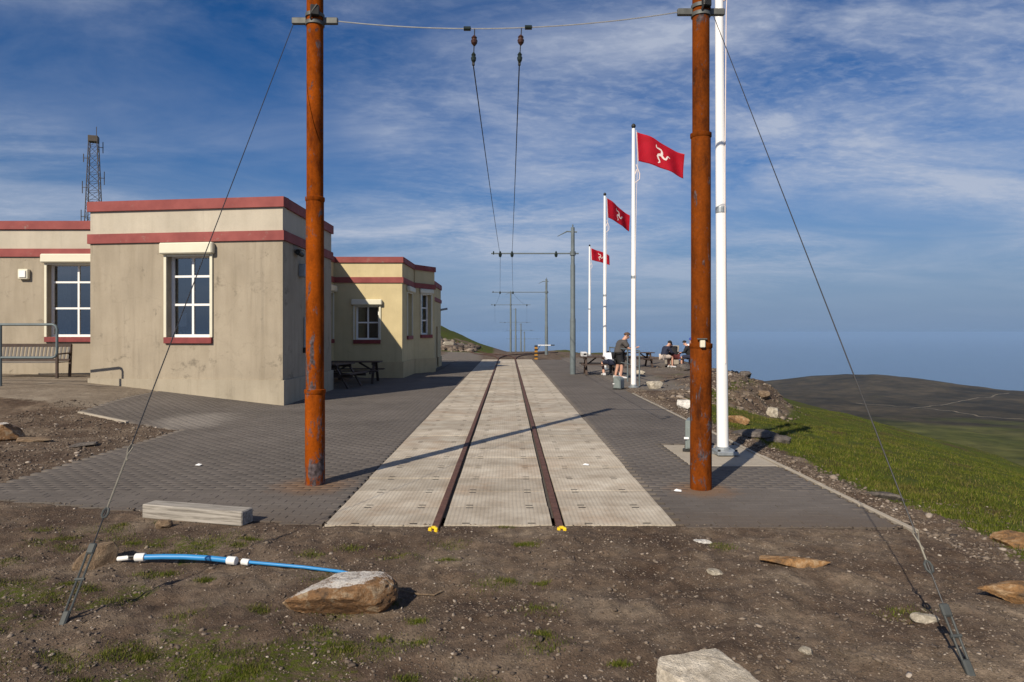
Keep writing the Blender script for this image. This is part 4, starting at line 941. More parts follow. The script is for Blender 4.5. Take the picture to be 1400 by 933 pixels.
# ------------------------------------------------------------------ ground cabinets / floodlight boxes
def flood_box(x, y, s, rz, label):
    o = empty('floodlight_box', (x, y, gzf(x, y)), rz, label, 'box', 'grey floodlight boxes at the flagpole feet')
    w, d, h = 0.40*s, 0.27*s, 0.46*s
    prof = [(-d/2, 0.04*s), (d/2, 0.04*s), (d/2, h*0.72)]+[(d/2-d*0.55*(1-math.cos(k*math.pi/10)), h*0.72+h*0.28*math.sin(k*math.pi/10)) for k in range(1, 6)]+[(-d/2, h)]
    m = MB().prism(prof, -w/2, w/2); me = m.mesh('shell', 0.010*s)
    so = link('shell', me, MT['cabinet'], o); so.rotation_euler = (0, 0, 0)
    MB().box((0, -w/2-0.008*s, h*0.46), (d*0.8, 0.016*s, h*0.66)).build('door_panel', MT['cabinet'], o, 0.006)
    MB().box((-d*0.42, -w/2-0.025*s, h*0.45), (0.07*s, 0.025*s, 0.03*s)).build('latch', MT['white'], o, 0.003)
    for sy in (-1, 1): MB().box((0, sy*w*0.36, 0.02*s), (d*1.3, 0.05*s, 0.045*s)).build('foot', MT['black'], o, 0.004)
flood_box(2.78, 10.12, 1.0, R(-20), 'grey green metal box on the concrete pad behind the brown rusty pole')
flood_box(3.40, 21.0, 0.85, R(-30), 'small grey box on the paving in front of the standing person')

# ------------------------------------------------------------------ picnic tables, bench, handrails
def picnic_table(name, x, y, rz, label, L=1.6, z=None):
    o = empty(name, (x, y, gzf(x, y) if z is None else z), rz, label, 'picnic table', 'dark timber picnic tables')
    pl = MB().box((0, 0, 0), (L, 0.135, 0.04)).mesh('plank', 0.006); pl.materials.append(MT['darkwood'])
    for k in range(5): link('tabletop_plank', pl, None, o, (0, (k-2)*0.145, 0.73))
    for s in (-1, 1):
        for k in range(2): link('seat_plank', pl, None, o, (0, s*(0.62+k*0.145), 0.44))
    for e in (-1, 1):
        X = e*(L/2-0.22)
        for s in (-1, 1): MB().bar((X, s*0.66, 0.0), (X, s*0.22, 0.71), 0.045, 0.09, (1, 0, 0)).build('leg', MT['darkwood'], o, 0.004)
        MB().b2((X-0.07, -0.84, 0.335), (X-0.025, 0.84, 0.42)).build('seat_bearer', MT['darkwood'], o, 0.004)
        MB().b2((X-0.07, -0.34, 0.62), (X-0.025, 0.34, 0.708)).build('top_bearer', MT['darkwood'], o, 0.004)
        MB().bar((X-e*0.05, 0, 0.40), (e*0.12, 0, 0.70), 0.045, 0.06).build('brace', MT['darkwood'], o)
    return o
picnic_table('picnic_table', 3.78, 28.5, R(-3), 'picnic table where the person in white sits, beside the nearest mast', 1.55)
picnic_table('picnic_table', 6.55, 34.6, R(4), 'picnic table between the standing person and the seated group', 1.6)
picnic_table('picnic_table', 8.95, 34.9, R(-5), 'picnic table with the seated group around it', 1.75)
picnic_table('picnic_table', -5.35, 23.9, R(2), 'shaded picnic table below the low four pane window', 1.8)
picnic_table('picnic_table', -5.55, 21.9, R(80), 'shaded picnic table at the rear corner of the front block', 1.5)

def bench():
    z = gzf(-13.0, 18.6); o = empty('park_bench', (-13.25, 18.7, z), R(1), 'weathered slatted bench against the recessed left wing', 'bench')
    W = 2.3
    sl = MB().box((0, 0, 0), (0.055, 0.018, 0.36)).mesh('back_slat', 0.003); sl.materials.append(MT['slatwood'])
    for k in range(22): q = link('back_slat', sl, None, o, (-W/2+0.06+k*(W-0.12)/21, 0.155+0.0, 0.66)); q.rotation_euler = (R(-12), 0, 0)
    MB().box((0, 0.20, 0.87), (W, 0.04, 0.09)).build('top_rail', MT['darkwood'], o, 0.006); MB().box((0, 0.12, 0.47), (W, 0.04, 0.06)).build('lower_rail', MT['darkwood'], o, 0.006)
    sp = MB().box((0, 0, 0), (W, 0.06, 0.025)).mesh('seat_slat', 0.004); sp.materials.append(MT['slatwood'])
    for k in range(6): link('seat_slat', sp, None, o, (0, -0.36+k*0.08, 0.42))
    for s in (-1, 1):
        MB().bar((s*(W/2-0.03), 0.16, 0), (s*(W/2-0.03), 0.22, 0.90), 0.06, 0.06).build('leg', MT['darkwood'], o, 0.004); MB().bar((s*(W/2-0.03), -0.38, 0), (s*(W/2-0.03), -0.38, 0.62), 0.06, 0.06).build('leg', MT['darkwood'], o, 0.004)
        MB().bar((s*(W/2-0.03), -0.42, 0.64), (s*(W/2-0.03), 0.18, 0.66), 0.07, 0.035).build('arm_rest', MT['darkwood'], o, 0.004)
bench()
def handrail_loop():
    y = 15.67; z = gzf(-11.7, y); o = empty('handrail', (-11.66, y, z), 0, 'grey green tubular handrail in front of the slatted bench', 'handrail')
    zt, zm, xe = 1.93-z, 1.17-z, 1.30
    pts = [(-3.0, 0, zt), (xe-0.10, 0, zt), (xe-0.03, 0, zt-0.03), (xe, 0, zt-0.10), (xe, 0, zm+0.1), (xe-0.03, 0, zm+0.03), (xe-0.1, 0, zm), (-3.0, 0, zm)]
    MB().tube(pts, 0.030, 10).build('rail', MT['rail_paint'], o, 0, 50)
    for x in (0, -2.4): MB().tube([(x, 0, -0.15), (x, 0, zt)], 0.034, 10).build('post', MT['rail_paint'], o, 0, 50)
handrail_loop()
def step_rail():
    o = empty('handrail', (4.34, 22.6, 0), 0, 'thin grey handrail beside the standing person', 'handrail')
    P = [(0, 0), (-0.06, 1.9), (-0.10, 3.8), (-0.15, 5.6)]
    MB().tube([(x, y, 1.14) for x, y in P], 0.026, 8).build('rail', MT['mast'], o); MB().tube([(x, y, 0.62) for x, y in P], 0.02, 8).build('mid_rail', MT['mast'], o)
    for x, y in P: MB().tube([(x, y, -0.1), (x, y, 1.14)], 0.026, 8).build('post', MT['mast'], o)
step_rail()
def bits():
    o = empty('timber_beam', (-2.90, 6.36, gzf(-2.9, 6.3)), R(-14.5), 'weathered grey timber beam lying at the edge of the paving', 'beam')
    m = MB().box((0, 0, 0.065), (1.08, 0.17, 0.135)); me = m.mesh('beam', 0.010)
    link('beam', me, MT['timber'], o)
    # blue water pipe
    gp = lambda x, y, h: (x, y, float(gsurf(x, y))+h)
    o = empty('water_pipe', (-2.1, 5.08, 0), 0, 'blue plastic water pipe with white couplings on the ground', 'pipe')
    sh = lambda L_: [(p[0]+2.1, p[1]-5.08, p[2]) for p in L_]
    MB().tube(sh([(-2.78, 5.18, .040), (-2.62, 5.175, .046), (-2.45, 5.165, .048), (-2.25, 5.14, .046), (-2.05, 5.10, .040)]), 0.0205, 12).build('thick_pipe', MT['blue'], o, 0, 50)
    MB().tube(sh([(-1.98, 5.09, .038), gp(-1.75, 5.03, .025), gp(-1.5, 5.0, .018), gp(-1.2, 4.93, .016), gp(-0.98, 4.80, .01)]), 0.012, 10).build('thin_pipe', MT['blue'], o, 0, 50)
    for a, b, r in (((-2.83, 5.185, .038), (-2.755, 5.18, .041), .031), ((-2.10, 5.108, .042), (-2.03, 5.095, .040), .031), ((-1.985, 5.088, .039), (-1.925, 5.075, .036), .024), ((-2.97, 5.19, .024), (-2.88, 5.188, .034), .018)):
        MB().tube(sh([a, b]), r, 12).build('coupling', MT['coupling'], o, 0.003, 40)
    MB().tube(sh([(-2.89, 5.188, .04), (-2.82, 5.185, .045)]), 0.012, 8).build('spigot', MT['black'], o)
    # thin old root / cable by the big rock
    o = empty('loose_cable', (-0.75, 4.7, 0), 0, 'thin pale loose cable on the earth right of the big rock', 'cable')
    MB().tube([(p[0]+0.75, p[1]-4.7, p[2]) for p in (gp(-0.78, 4.62, .01), gp(-0.60, 4.58, .012), gp(-0.50, 4.60, .01), gp(-0.45, 4.66, .01))], 0.006, 6).build('cable', MT['rock_brown'], o)
    # litter
    for (x, y, lab) in ((-4.06, 8.94, 'white paper scrap on the paving left of the orange pole'), (1.86, 7.48, 'white scrap on the paving just before the brown pole'), (1.02, 8.95, 'pale scrap on the right row of concrete panels')):
        m = MB(); m.add([(-0.035, -0.02, 0.006), (0.03, -0.03, 0.004), (0.04, 0.02, 0.012), (-0.01, 0.035, 0.02), (-0.045, 0.02, 0.005), (0, 0, 0.016)], [(0, 1, 5), (1, 2, 5), (2, 3, 5), (3, 4, 5), (4, 0, 5)])
        so = m.build('paper_scrap', MT['paper']); so.location = (x, y, 0.006); tag(so, lab, 'litter', 'scraps of litter on the paving')
bits()
MT['lattice'] = simple('mast_brown_steel', (0.075, 0.062, 0.05), 0.7, 0.2, 0.2, 4)
def lattice_mast():
    x, y, h = -48.6, 80.0, 24.7; z0 = gzf(x, y); o = empty('lattice_mast', (x, y, z0), R(20), 'dark steel lattice radio mast rising behind the left roof', 'radio mast')
    H = h-z0; wb, wt = 1.05, 0.42; W = lambda z: wb+(wt-wb)*z/H; C = [(-1, -1), (1, -1), (1, 1), (-1, 1)]
    for cx, cy in C: MB().tube([(cx*wb, cy*wb, -1), (cx*wt, cy*wt, H)], 0.05, 6).build('leg', MT['lattice'], o)
    m = MB(); n = 16
    for k in range(n):
        z0_, z1_ = H*k/n, H*(k+1)/n; a, b = W(z0_), W(z1_)
        for q in range(4):
            c0, c1 = C[q], C[(q+1) % 4]; m.tube([(c0[0]*a, c0[1]*a, z0_), (c1[0]*a, c1[1]*a, z0_)], 0.022, 4)
            m.tube([(c0[0]*a, c0[1]*a, z0_), (c1[0]*b, c1[1]*b, z1_)], 0.022, 4); m.tube([(c1[0]*a, c1[1]*a, z0_), (c0[0]*b, c0[1]*b, z1_)], 0.022, 4)
    b = m.build('bracing', MT['lattice'], o); b['kind'] = 'stuff'
    MB().box((0, 0, H-0.3), (1.0, 1.0, 0.7)).build('head_box', MT['lattice'], o, 0.02)
    MB().tube([(0.3, 0, H), (0.3, 0, H+1.2)], 0.04, 5).build('antenna', MT['lattice'], o)
    for k, (s, zz, l) in enumerate(((1, 0.93, 2.2), (1, 0.72, 2.6), (-1, 0.65, 2.4), (-1, 0.45, 2.6), (1, 0.42, 2.8), (1, 0.25, 2.9), (-1, 0.2, 2.6), (-1, 0.85, 1.6))):
        a = W(H*zz); m = MB().tube([(s*a, 0, H*zz), (s*(a+0.55), 0, H*zz)], 0.04, 5); m.tube([(s*(a+0.5), 0, H*zz-l*0.3), (s*(a+0.5), 0, H*zz+l*0.3)], 0.05, 5); m.build('antenna', MT['lattice'], o)
lattice_mast()

# ------------------------------------------------------------------ rocks
def rock(x, y, sx, sy, sz, rz, mat, label, seed, sink=0.25, cuts=9, tilt=(0, 0), name='rock', sub=4, z=None):
    rr = random.Random(seed); bm = bmesh.new(); bmesh.ops.create_icosphere(bm, subdivisions=sub, radius=1.0)
    planes = []
    for k in range(cuts+9):
        n = Vector((rr.gauss(0, 1), rr.gauss(0, 1), rr.gauss(0, 0.9))).normalized(); planes.append((n, rr.uniform(0.50, 0.86)))
    planes.append((Vector((0, 0, 1)), 0.62)); V = []
    for v in bm.verts:
        p = v.co.copy()
        for n, d in planes:
            q = p.dot(n)
            if q > d: p = p-n*(q-d)*0.985
        V.append(p)
    A = np.array([tuple(p) for p in V])
    f = lambda s, k: ((fbm(A[:, 0]*s+seed, A[:, 1]*s+seed*2, 4, k)+fbm(A[:, 1]*s-seed, A[:, 2]*s+seed, 4, k+31)+fbm(A[:, 2]*s+3*seed, A[:, 0]*s, 4, k+57))/3-0.5)*1.7
    d = 1+0.13*f(2.2, 1)+0.075*f(8, 4)+0.055*f(26, 8)
    for v, p, q in zip(bm.verts, V, d): v.co = Vector((p.x*sx*q*1.3, p.y*sy*q*1.3, p.z*sz*q*1.3))
    me = bpy.data.meshes.new(name); bm.to_mesh(me); bm.free()
    for p in me.polygons: p.use_smooth = True
    if hasattr(me, 'set_sharp_from_angle'): me.set_sharp_from_angle(angle=R(16))
    zb = float(gsurf(x, y)) if z is None else z
    o = link(name, me, mat, None, (x, y, zb+sz*(1-2*sink)*0.75)); o.rotation_euler = (tilt[0], tilt[1], rz); tag(o, label, 'rock', 'loose rocks lying about')
    return o
rock(-1.10, 4.38, 0.295, 0.16, 0.145, R(4), MT['rock_orange'], 'large orange and white quartz rock beside the blue pipe', 21, 0.12, 9, (R(-4), R(-3)), sub=5)
rock(0.95, 3.14, 0.29, 0.19, 0.19, R(-12), MT['rock_cream'], 'pale cream rock at the bottom edge of the picture', 5, 0.2, 8, (0, R(8)), sub=5)
rock(-3.12, 5.20, 0.15, 0.12, 0.12, R(20), MT['rock_brown'], 'brown rock behind the anchor of the left guy wire', 9, 0.2, 8, (0, R(-10)))
rock(2.14, 5.12, 0.22, 0.085, 0.045, R(-12), MT['rock_rusty'], 'flat orange rock half buried in the earth, right', 14, 0.3, 8)
rock(3.45, 4.40, 0.30, 0.12, 0.085, R(-14), MT['rock_rusty'], 'orange edged rock at the right edge near the guy wire', 31, 0.25, 9)
rock(4.28, 5.65, 0.25, 0.13, 0.10, R(-25), MT['rock_rusty'], 'orange rock where the turf meets the right edge', 17, 0.3, 8)
rock(-8.25, 10.95, 0.42, 0.26, 0.22, R(10), MT['rock_orange'], 'white topped rock on the gravel at the left edge', 42, 0.2, 8)
rock(-7.55, 10.85, 0.32, 0.16, 0.04, R(-6), MT['rock_brown'], 'thin brown slab beside the white topped rock', 43, 0.2, 8)
rock(-6.55, 10.55, 0.30, 0.18, 0.035, R(-10), MT['rock_slate'], 'thin dark slate on the gravel near the paving edge', 44, 0.1, 8, (0, R(-6)))
rock(4.12, 15.9, 0.21, 0.16, 0.16, R(-30), MT['rock_white'], 'bright white painted rock left of the brown pole', 12, 0.25, 7)
rock(4.62, 21.6, 0.24, 0.2, 0.18, 0, MT['rock_pale'], 'pale rock on the verge right of the flagpole foot', 55, 0.2, 8)
rock(5.55, 29.0, 0.28, 0.20, 0.14, R(-20), MT['rock_pale'], 'tan rock by the picnic area edge', 56, 0.25, 8)
rock(8.1, 31.5, 0.32, 0.3, 0.24, 0, MT['rock_slate'], 'dark boulder left of the brown pole by the seated group', 57, 0.2, 8)
rock(8.45, 21.9, 0.20, 0.18, 0.24, R(20), MT['rock_pale'], 'upright pale boulder on the stony bank', 58, 0.2, 8, z=float(gsurf(8.45, 21.9)))
rock(4.62, 13.9, 0.26, 0.15, 0.11, R(-15), MT['rock_rusty'], 'tan rock on the grass right of the white flagpole', 60, 0.25, 8)
rock(4.15, 11.6, 0.40, 0.24, 0.10, R(-30), MT['rock_slate'], 'flat dark rock beside the concrete pad', 61, 0.3, 8)
rock(4.45, 11.3, 0.26, 0.18, 0.09, R(-20), MT['rock_slate'], 'second flat dark rock at the edge of the turf', 62, 0.3, 8)
rock(3.98, 7.25, 0.19, 0.07, 0.06, R(-42), MT['rock_slate'], 'narrow dark slate between the kerb and the turf', 63, 0.25, 8)
rock(1.61, 5.68, 0.075, 0.04, 0.02, R(5), MT['rock_white'], 'small white stone on the earth before the right paving', 64, 0.2, 6, sub=3)
rock(1.62, 3.72, 0.042, 0.03, 0.024, R(-15), MT['rock_pale'], 'pale pebble between the cream rock and the guy wire', 65, 0.2, 6, sub=3)
rock(2.52, 4.12, 0.065, 0.04, 0.03, R(-20), MT['rock_pale'], 'pale stone under the lower end of the right guy wire', 66, 0.2, 6, sub=3)
rock(-3.08, 6.10, 0.06, 0.04, 0.05, R(20), MT['rock_brown'], 'small tan stone leaning against the timber beam', 67, 0.1, 6, sub=3)
rock(1.50, 4.95, 0.05, 0.035, 0.025, 0, MT['rock_pale'], 'small cream stone left of the flat orange rock', 68, 0.1, 6, sub=3)
rock(9.35, 25.2, 0.26, 0.22, 0.20, R(30), MT['rock_brown'], 'brown crag at the top of the stony bank', 69, 0.3, 9)
rock(9.9, 28.6, 0.32, 0.26, 0.22, R(60), MT['rock_slate'], 'dark crag on the skyline of the stony bank', 70, 0.3, 9)
rock(-6.0, 68.0, 0.9, 0.6, 0.5, R(10), MT['rock_pale'], 'weathered pale outcrop on the green mound behind', 71, 0.3, 10)
rock(-4.9, 69.0, 0.7, 0.6, 0.45, R(-20), MT['rock_slate'], 'dark outcrop on the green mound behind', 72, 0.3, 10)

# ------------------------------------------------------------------ gravel and grass (uncountable)
ICO_V = None
def ico():
    bm = bmesh.new(); bmesh.ops.create_icosphere(bm, subdivisions=1, radius=1.0); V = np.array([tuple(v.co) for v in bm.verts]); F = np.array([[v.index for v in f.verts] for f in bm.faces]); bm.free(); return V, F
def scatter_stones(name, X, Y, S, label, flat=0.6):
    V0, F0 = ico(); n = len(X); sc = S[:, None, None]*np.stack([rng.uniform(0.7, 1.5, n), rng.uniform(0.6, 1.2, n), rng.uniform(0.28, 0.75, n)*flat/0.6], 1)[:, None, :]
    V = V0[None]*(1+rng.uniform(-0.42, 0.30, (n, 12, 1)))*sc
    a = rng.uniform(0, 6.283, n); ca, sa = np.cos(a)[:, None], np.sin(a)[:, None]
    x = V[:, :, 0]*ca-V[:, :, 1]*sa; y = V[:, :, 0]*sa+V[:, :, 1]*ca; tl = rng.uniform(-0.35, 0.35, (n, 1))
    z = V[:, :, 2]+x*tl
    zz = np.where(paved(X, Y, 0.0), gz(X, Y)+0.003, np.array(gsurf(X, Y)))
    P = np.stack([x+X[:, None], y+Y[:, None], z+zz[:, None]+S[:, None]*0.15], 2).reshape(-1, 3)
    F = (F0[None]+(np.arange(n)*12)[:, None, None]).reshape(-1, 3)
    o = link(name, fast_mesh(name, P, F), MT['stones']); tag(o, label, 'gravel', kind='stuff'); return o
def build_gravel():
    n = 46000; Y = 2.7+4.6*rng.random(n)**1.25; X = rng.uniform(-1, 1, n)*(0.82*Y+0.3)
    keep = ~paved(X, Y, 0.05) & (vnoise(X*1.4, Y*1.4, 90)+0.35*rng.random(n) > 0.32); X, Y = X[keep], Y[keep]
    S = 0.0026+0.0042*rng.exponential(0.65, len(X)); S = np.minimum(S, 0.022)
    k2 = rng.random(len(X)) < 0.008; S = np.where(k2, rng.uniform(0.011, 0.024, len(X)), S)
    scatter_stones('gravel', X, Y, S, 'small mixed stones strewn over the bare earth in front')
    n = 9000; X = rng.uniform(-9.5, -5.4, n); Y = rng.uniform(7.0, 14.5, n); keep = ~paved(X, Y, -0.02); X, Y = X[keep], Y[keep]
    scatter_stones('gravel', X, Y, 0.006+0.009*rng.exponential(0.7, len(X)), 'dark gravel patch left of the paving')
    n = 7000; Y = rng.uniform(5.2, 22, n); X = 3.62+np.abs(rng.normal(0, 0.22, n)); keep = ~paved(X, Y, -0.02); X, Y = X[keep], Y[keep]
    scatter_stones('gravel', X, Y, 0.006+0.008*rng.exponential(0.7, len(X)), 'broken slate strip between the kerb and the turf')
    n = 9000; Y = rng.uniform(17.5, 34, n); X = right_edge(Y)+rng.uniform(-2.5, 3.0, n); e = sstep(-1.2, 0.6, X-right_edge(Y)); keep = (rng.random(n) < (0.06+0.94*e)*sstep(3.1, 1.2, X-right_edge(Y)+0.8*(vnoise(X, Y, 7)-0.5))) & (X > 3.7); X, Y = X[keep], Y[keep]
    scatter_stones('rubble', X, Y, np.minimum(0.014+0.022*rng.exponential(0.8, len(X)), 0.16), 'stony rubble covering the bank below the picnic area', 0.7)
build_gravel()
def mound_rubble():
    n = 900; Y = rng.uniform(64, 73, n); X = -3.2-5.5*rng.random(n)
    scatter_stones('rubble', X, Y, np.minimum(0.06+0.16*rng.exponential(0.8, n), 0.6), 'loose stones along the foot of the green mound', 0.8)
mound_rubble()
def blades(name, X, Y, H, W, label):
    n = len(X); z = np.array(gsurf(X, Y)); a = rng.uniform(0, 6.283, n); dx, dy = np.cos(a)*W, np.sin(a)*W; ln = rng.uniform(0.2, 0.9, n)*H; b = rng.uniform(0, 6.283, n)
    p0 = np.stack([X-dx, Y-dy, z-0.01], 1); p1 = np.stack([X+dx, Y+dy, z-0.01], 1); p2 = np.stack([X+np.cos(b)*ln, Y+np.sin(b)*ln, z+H], 1)
    P = np.stack([p0, p1, p2], 1).reshape(-1, 3); F = np.arange(3*n).reshape(-1, 3)
    o = link(name, fast_mesh(name, P, F), MT['blades']); tag(o, label, 'grass', kind='stuff')
def build_grass():
    n = 260000; Y = 4.8+26*rng.random(n)**1.6; X = right_edge(Y)+0.2+11*rng.random(n)**1.3
    g = ggrass(X, Y)*sstep(0.30, 0.52, fbm(X*0.8, Y*0.8, 4, 14)+0.06); keep = rng.random(n) < g; X, Y = X[keep], Y[keep]
    sc = 0.7+0.6*fbm(X*2, Y*2, 3, 15)
    blades('grass', X, Y, rng.uniform(0.010, 0.036, len(X))*sc, rng.uniform(0.003, 0.007, len(X)), 'short green turf on the slope right of the platform')
    nc = 2200; cy = 5.2+16*rng.random(nc)**1.5; cx = right_edge(cy)+0.3+9*rng.random(nc)**1.4; k = (rng.random(nc) < ggrass(cx, cy)); cx, cy = cx[k], cy[k]
    mcl = 34; rr_ = rng.uniform(0.03, 0.10, len(cx)); X = (cx[:, None]+rng.normal(0, 1, (len(cx), mcl))*rr_[:, None]).ravel(); Y = (cy[:, None]+rng.normal(0, 1, (len(cx), mcl))*rr_[:, None]).ravel(); hh = np.repeat(rng.uniform(0.03, 0.085, len(cx)), mcl)
    blades('grass', X, Y, hh*rng.uniform(0.5, 1.0, len(X)), rng.uniform(0.002, 0.005, len(X)), 'longer grass clumps scattered over the turf slope')
    # tufts in the bare earth
    cx = rng.uniform(-4.4, 0.6, 150); cy = 3.0+3.3*rng.random(150); w = sstep(0.45, 0.6, fbm(cx*1.1+4, cy*1.1, 4, 77))*sstep(0.8, -1.0, cx)+0.10; k = rng.random(150) < w; cx, cy = cx[k], cy[k]
    cx = np.concatenate([cx, [-0.95, -1.6, -1.1, -0.78, -0.55, 0.18, -1.35, -2.9, -2.4, -3.3, -2.0, 1.75, 2.45]]); cy = np.concatenate([cy, [3.75, 3.7, 3.95, 4.45, 4.1, 5.6, 3.55, 5.6, 5.75, 4.3, 4.2, 5.55, 4.25]])
    m = 420; r_ = rng.uniform(0.06, 0.20, len(cx)); X = (cx[:, None]+rng.normal(0, 0.5, (len(cx), m))*r_[:, None]).ravel(); Y = (cy[:, None]+rng.normal(0, 0.38, (len(cx), m))*r_[:, None]).ravel()
    keep = ~paved(X, Y, -0.02); X, Y = X[keep], Y[keep]
    blades('grass_tufts', X, Y, rng.uniform(0.006, 0.026, len(X)), rng.uniform(0.0016, 0.0032, len(X)), 'low moss and grass tufts in the bare earth at the left')
build_grass()

# ------------------------------------------------------------------ people
MT['skin'] = simple('skin', (0.50, 0.28, 0.20), 0.55, 0, 0.06, 10)
cl = lambda n, c: MT.setdefault(n, simple(n, c, 0.85, 0, 0.15, 12, 0.15))
cl('shirt_white', (0.74, 0.75, 0.80)); cl('navy', (0.018, 0.022, 0.045)); cl('charcoal', (0.075, 0.068, 0.066)); cl('black_cloth', (0.014, 0.014, 0.016)); cl('tan_shorts', (0.52, 0.44, 0.38)); cl('dark_red', (0.10, 0.02, 0.02)); cl('blue_cap', (0.03, 0.06, 0.30)); cl('hair_dark', (0.02, 0.014, 0.011)); cl('hair_brown', (0.09, 0.05, 0.03)); cl('shoe_white', (0.6, 0.6, 0.6)); cl('shoe_dark', (0.03, 0.028, 0.028))
def skin_obj(name, pts, edges, rad, root, mat, parent, sub=2):
    me = bpy.data.meshes.new(name); me.from_pydata([tuple(p) for p in pts], edges, []); me.materials.append(mat)
    o = bpy.data.objects.new(name, me); COL.objects.link(o); o.parent = parent
    sk = o.modifiers.new('skin', 'SKIN'); sk.use_smooth_shade = True
    lay = me.skin_vertices[0].data
    for i, r in enumerate(rad): lay[i].radius = (r, r) if not isinstance(r, tuple) else r; lay[i].use_root = (i == root)
    ss = o.modifiers.new('sub', 'SUBSURF'); ss.levels = sub; ss.render_levels = sub
    return o
def person(loc, rz, J, shirt, shorts, hair, shoes, label, cap=None, sleeve=0.6, legcov=0.85, beard=False):
    o = empty('person', loc, rz, label, 'person')
    J = {k: Vector(v) for k, v in J.items()}
    nk = J['neck']; hd = J['head']; up = (hd-nk).normalized()
    fwd = J.get('face', Vector((0, 1, 0))).normalized(); fwd = (fwd-up*fwd.dot(up)).normalized(); sidev = fwd.cross(up)
    names = ['pelvis', 'spine', 'chest', 'neck', 'head', 'crown', 'sl', 'el', 'wl', 'sr', 'er', 'wr', 'hl', 'kl', 'al', 'tl', 'hr', 'kr', 'ar', 'tr', 'chin']
    J['spine'] = J['pelvis'].lerp(J['chest'], 0.5); J['crown'] = hd+up*0.095; J['chin'] = hd+fwd*0.055-up*0.06
    rad = dict(pelvis=(0.115, 0.10), spine=(0.11, 0.095), chest=(0.12, 0.10), neck=0.06, head=(0.086, 0.10), crown=(0.062, 0.072), sl=0.055, el=0.044, wl=0.030, sr=0.055, er=0.044, wr=0.030, hl=0.095, kl=0.060, al=0.040, tl=0.034, hr=0.095, kr=0.060, ar=0.040, tr=0.034, chin=0.045)
    E = [('pelvis', 'spine'), ('spine', 'chest'), ('chest', 'neck'), ('neck', 'head'), ('head', 'crown'), ('head', 'chin'), ('chest', 'sl'), ('sl', 'el'), ('el', 'wl'), ('chest', 'sr'), ('sr', 'er'), ('er', 'wr'), ('pelvis', 'hl'), ('hl', 'kl'), ('kl', 'al'), ('al', 'tl'), ('pelvis', 'hr'), ('hr', 'kr'), ('kr', 'ar'), ('ar', 'tr')]
    ix = {n: i for i, n in enumerate(names)}
    skin_obj('body', [J[n] for n in names], [(ix[a], ix[b]) for a, b in E], [rad[n] for n in names], 0, MT['skin'], o)
    g = 0.022
    S = {'pelvis': J['pelvis']-(J['chest']-J['pelvis'])*0.12, 'spine': J['spine'], 'chest': J['chest'], 'nb': J['chest'].lerp(nk, 0.75), 'sl': J['sl'], 'ml': J['sl'].lerp(J['el'], sleeve) if sleeve <= 1 else J['el'], 'sr': J['sr'], 'mr': J['sr'].lerp(J['er'], sleeve) if sleeve <= 1 else J['er']}
    sr_ = dict(pelvis=(0.195, 0.175), spine=(0.195, 0.175), chest=(0.20, 0.172), nb=0.10, sl=0.105, ml=0.080, sr=0.105, mr=0.080); se = [('pelvis', 'spine'), ('spine', 'chest'), ('chest', 'nb'), ('chest', 'sl'), ('sl', 'ml'), ('chest', 'sr'), ('sr', 'mr')]
    if sleeve > 1:
        S['wl2'] = J['el'].lerp(J['wl'], 0.92); S['wr2'] = J['er'].lerp(J['wr'], 0.92); sr_['wl2'] = sr_['wr2'] = 0.045; sr_['ml'] = sr_['mr'] = 0.062; se += [('ml', 'wl2'), ('mr', 'wr2')]
    sn = list(S); six = {n: i for i, n in enumerate(sn)}; skin_obj('shirt', [S[n] for n in sn], [(six[a], six[b]) for a, b in se], [sr_[n] for n in sn], 0, shirt, o)
    T = {'pelvis': J['pelvis'], 'hl': J['hl'], 'kl': J['hl'].lerp(J['kl'], legcov), 'hr': J['hr'], 'kr': J['hr'].lerp(J['kr'], legcov)}; trd = dict(pelvis=(0.165, 0.145), hl=0.120, kl=0.105, hr=0.120, kr=0.105); te = [('pelvis', 'hl'), ('hl', 'kl'), ('pelvis', 'hr'), ('hr', 'kr')]
    tn = list(T); tix = {n: i for i, n in enumerate(tn)}; skin_obj('shorts', [T[n] for n in tn], [(tix[a], tix[b]) for a, b in te], [trd[n] for n in tn], 0, shorts, o)
    for s in 'lr':
        a, t = J['a'+s], J['t'+s]; d = (t-a).normalized(); skin_obj('shoe', [a-d*0.05+Vector((0, 0, -0.035)), a+Vector((0, 0, -0.03)), t+d*0.02+Vector((0, 0, -0.005)), t+d*0.07], [(0, 1), (1, 2), (2, 3)], [0.042, 0.05, 0.046, 0.034], 1, shoes, o)
        # hand: palm, four fingers and a thumb
        w = J['w'+s]; el = J['e'+s]; d = (w-el).normalized(); sd = d.cross(Vector((0, 0, 1)))
        if sd.length < 0.2: sd = d.cross(Vector((0, 1, 0)))
        sd.normalize(); dn = sd.cross(d); m = MB(); m.tube([w-d*0.01, w+d*0.04, w+d*0.085], [0.026, 0.036, 0.034], 8)
        for k, L in enumerate((0.062, 0.074, 0.070, 0.054)):
            b = w+d*0.08+sd*(k-1.5)*0.019; m.tube([b, b+d*L*0.5+dn*0.008, b+d*L*0.85+dn*0.028], [0.0095, 0.009, 0.007], 6)
        b = w+d*0.03-sd*0.03; m.tube([b, b+d*0.03-sd*0.025, b+d*0.06-sd*0.028+dn*0.01], [0.012, 0.011, 0.008], 6); m.build('hand', MT['skin'], o, 0, 70)
    # hair shell, ears, eyes, nose
    M3 = Matrix((sidev, fwd, up)).transposed()
    def headpt(v): return hd+M3 @ Vector(v)
    m = MB(); n, mm = 14, 8
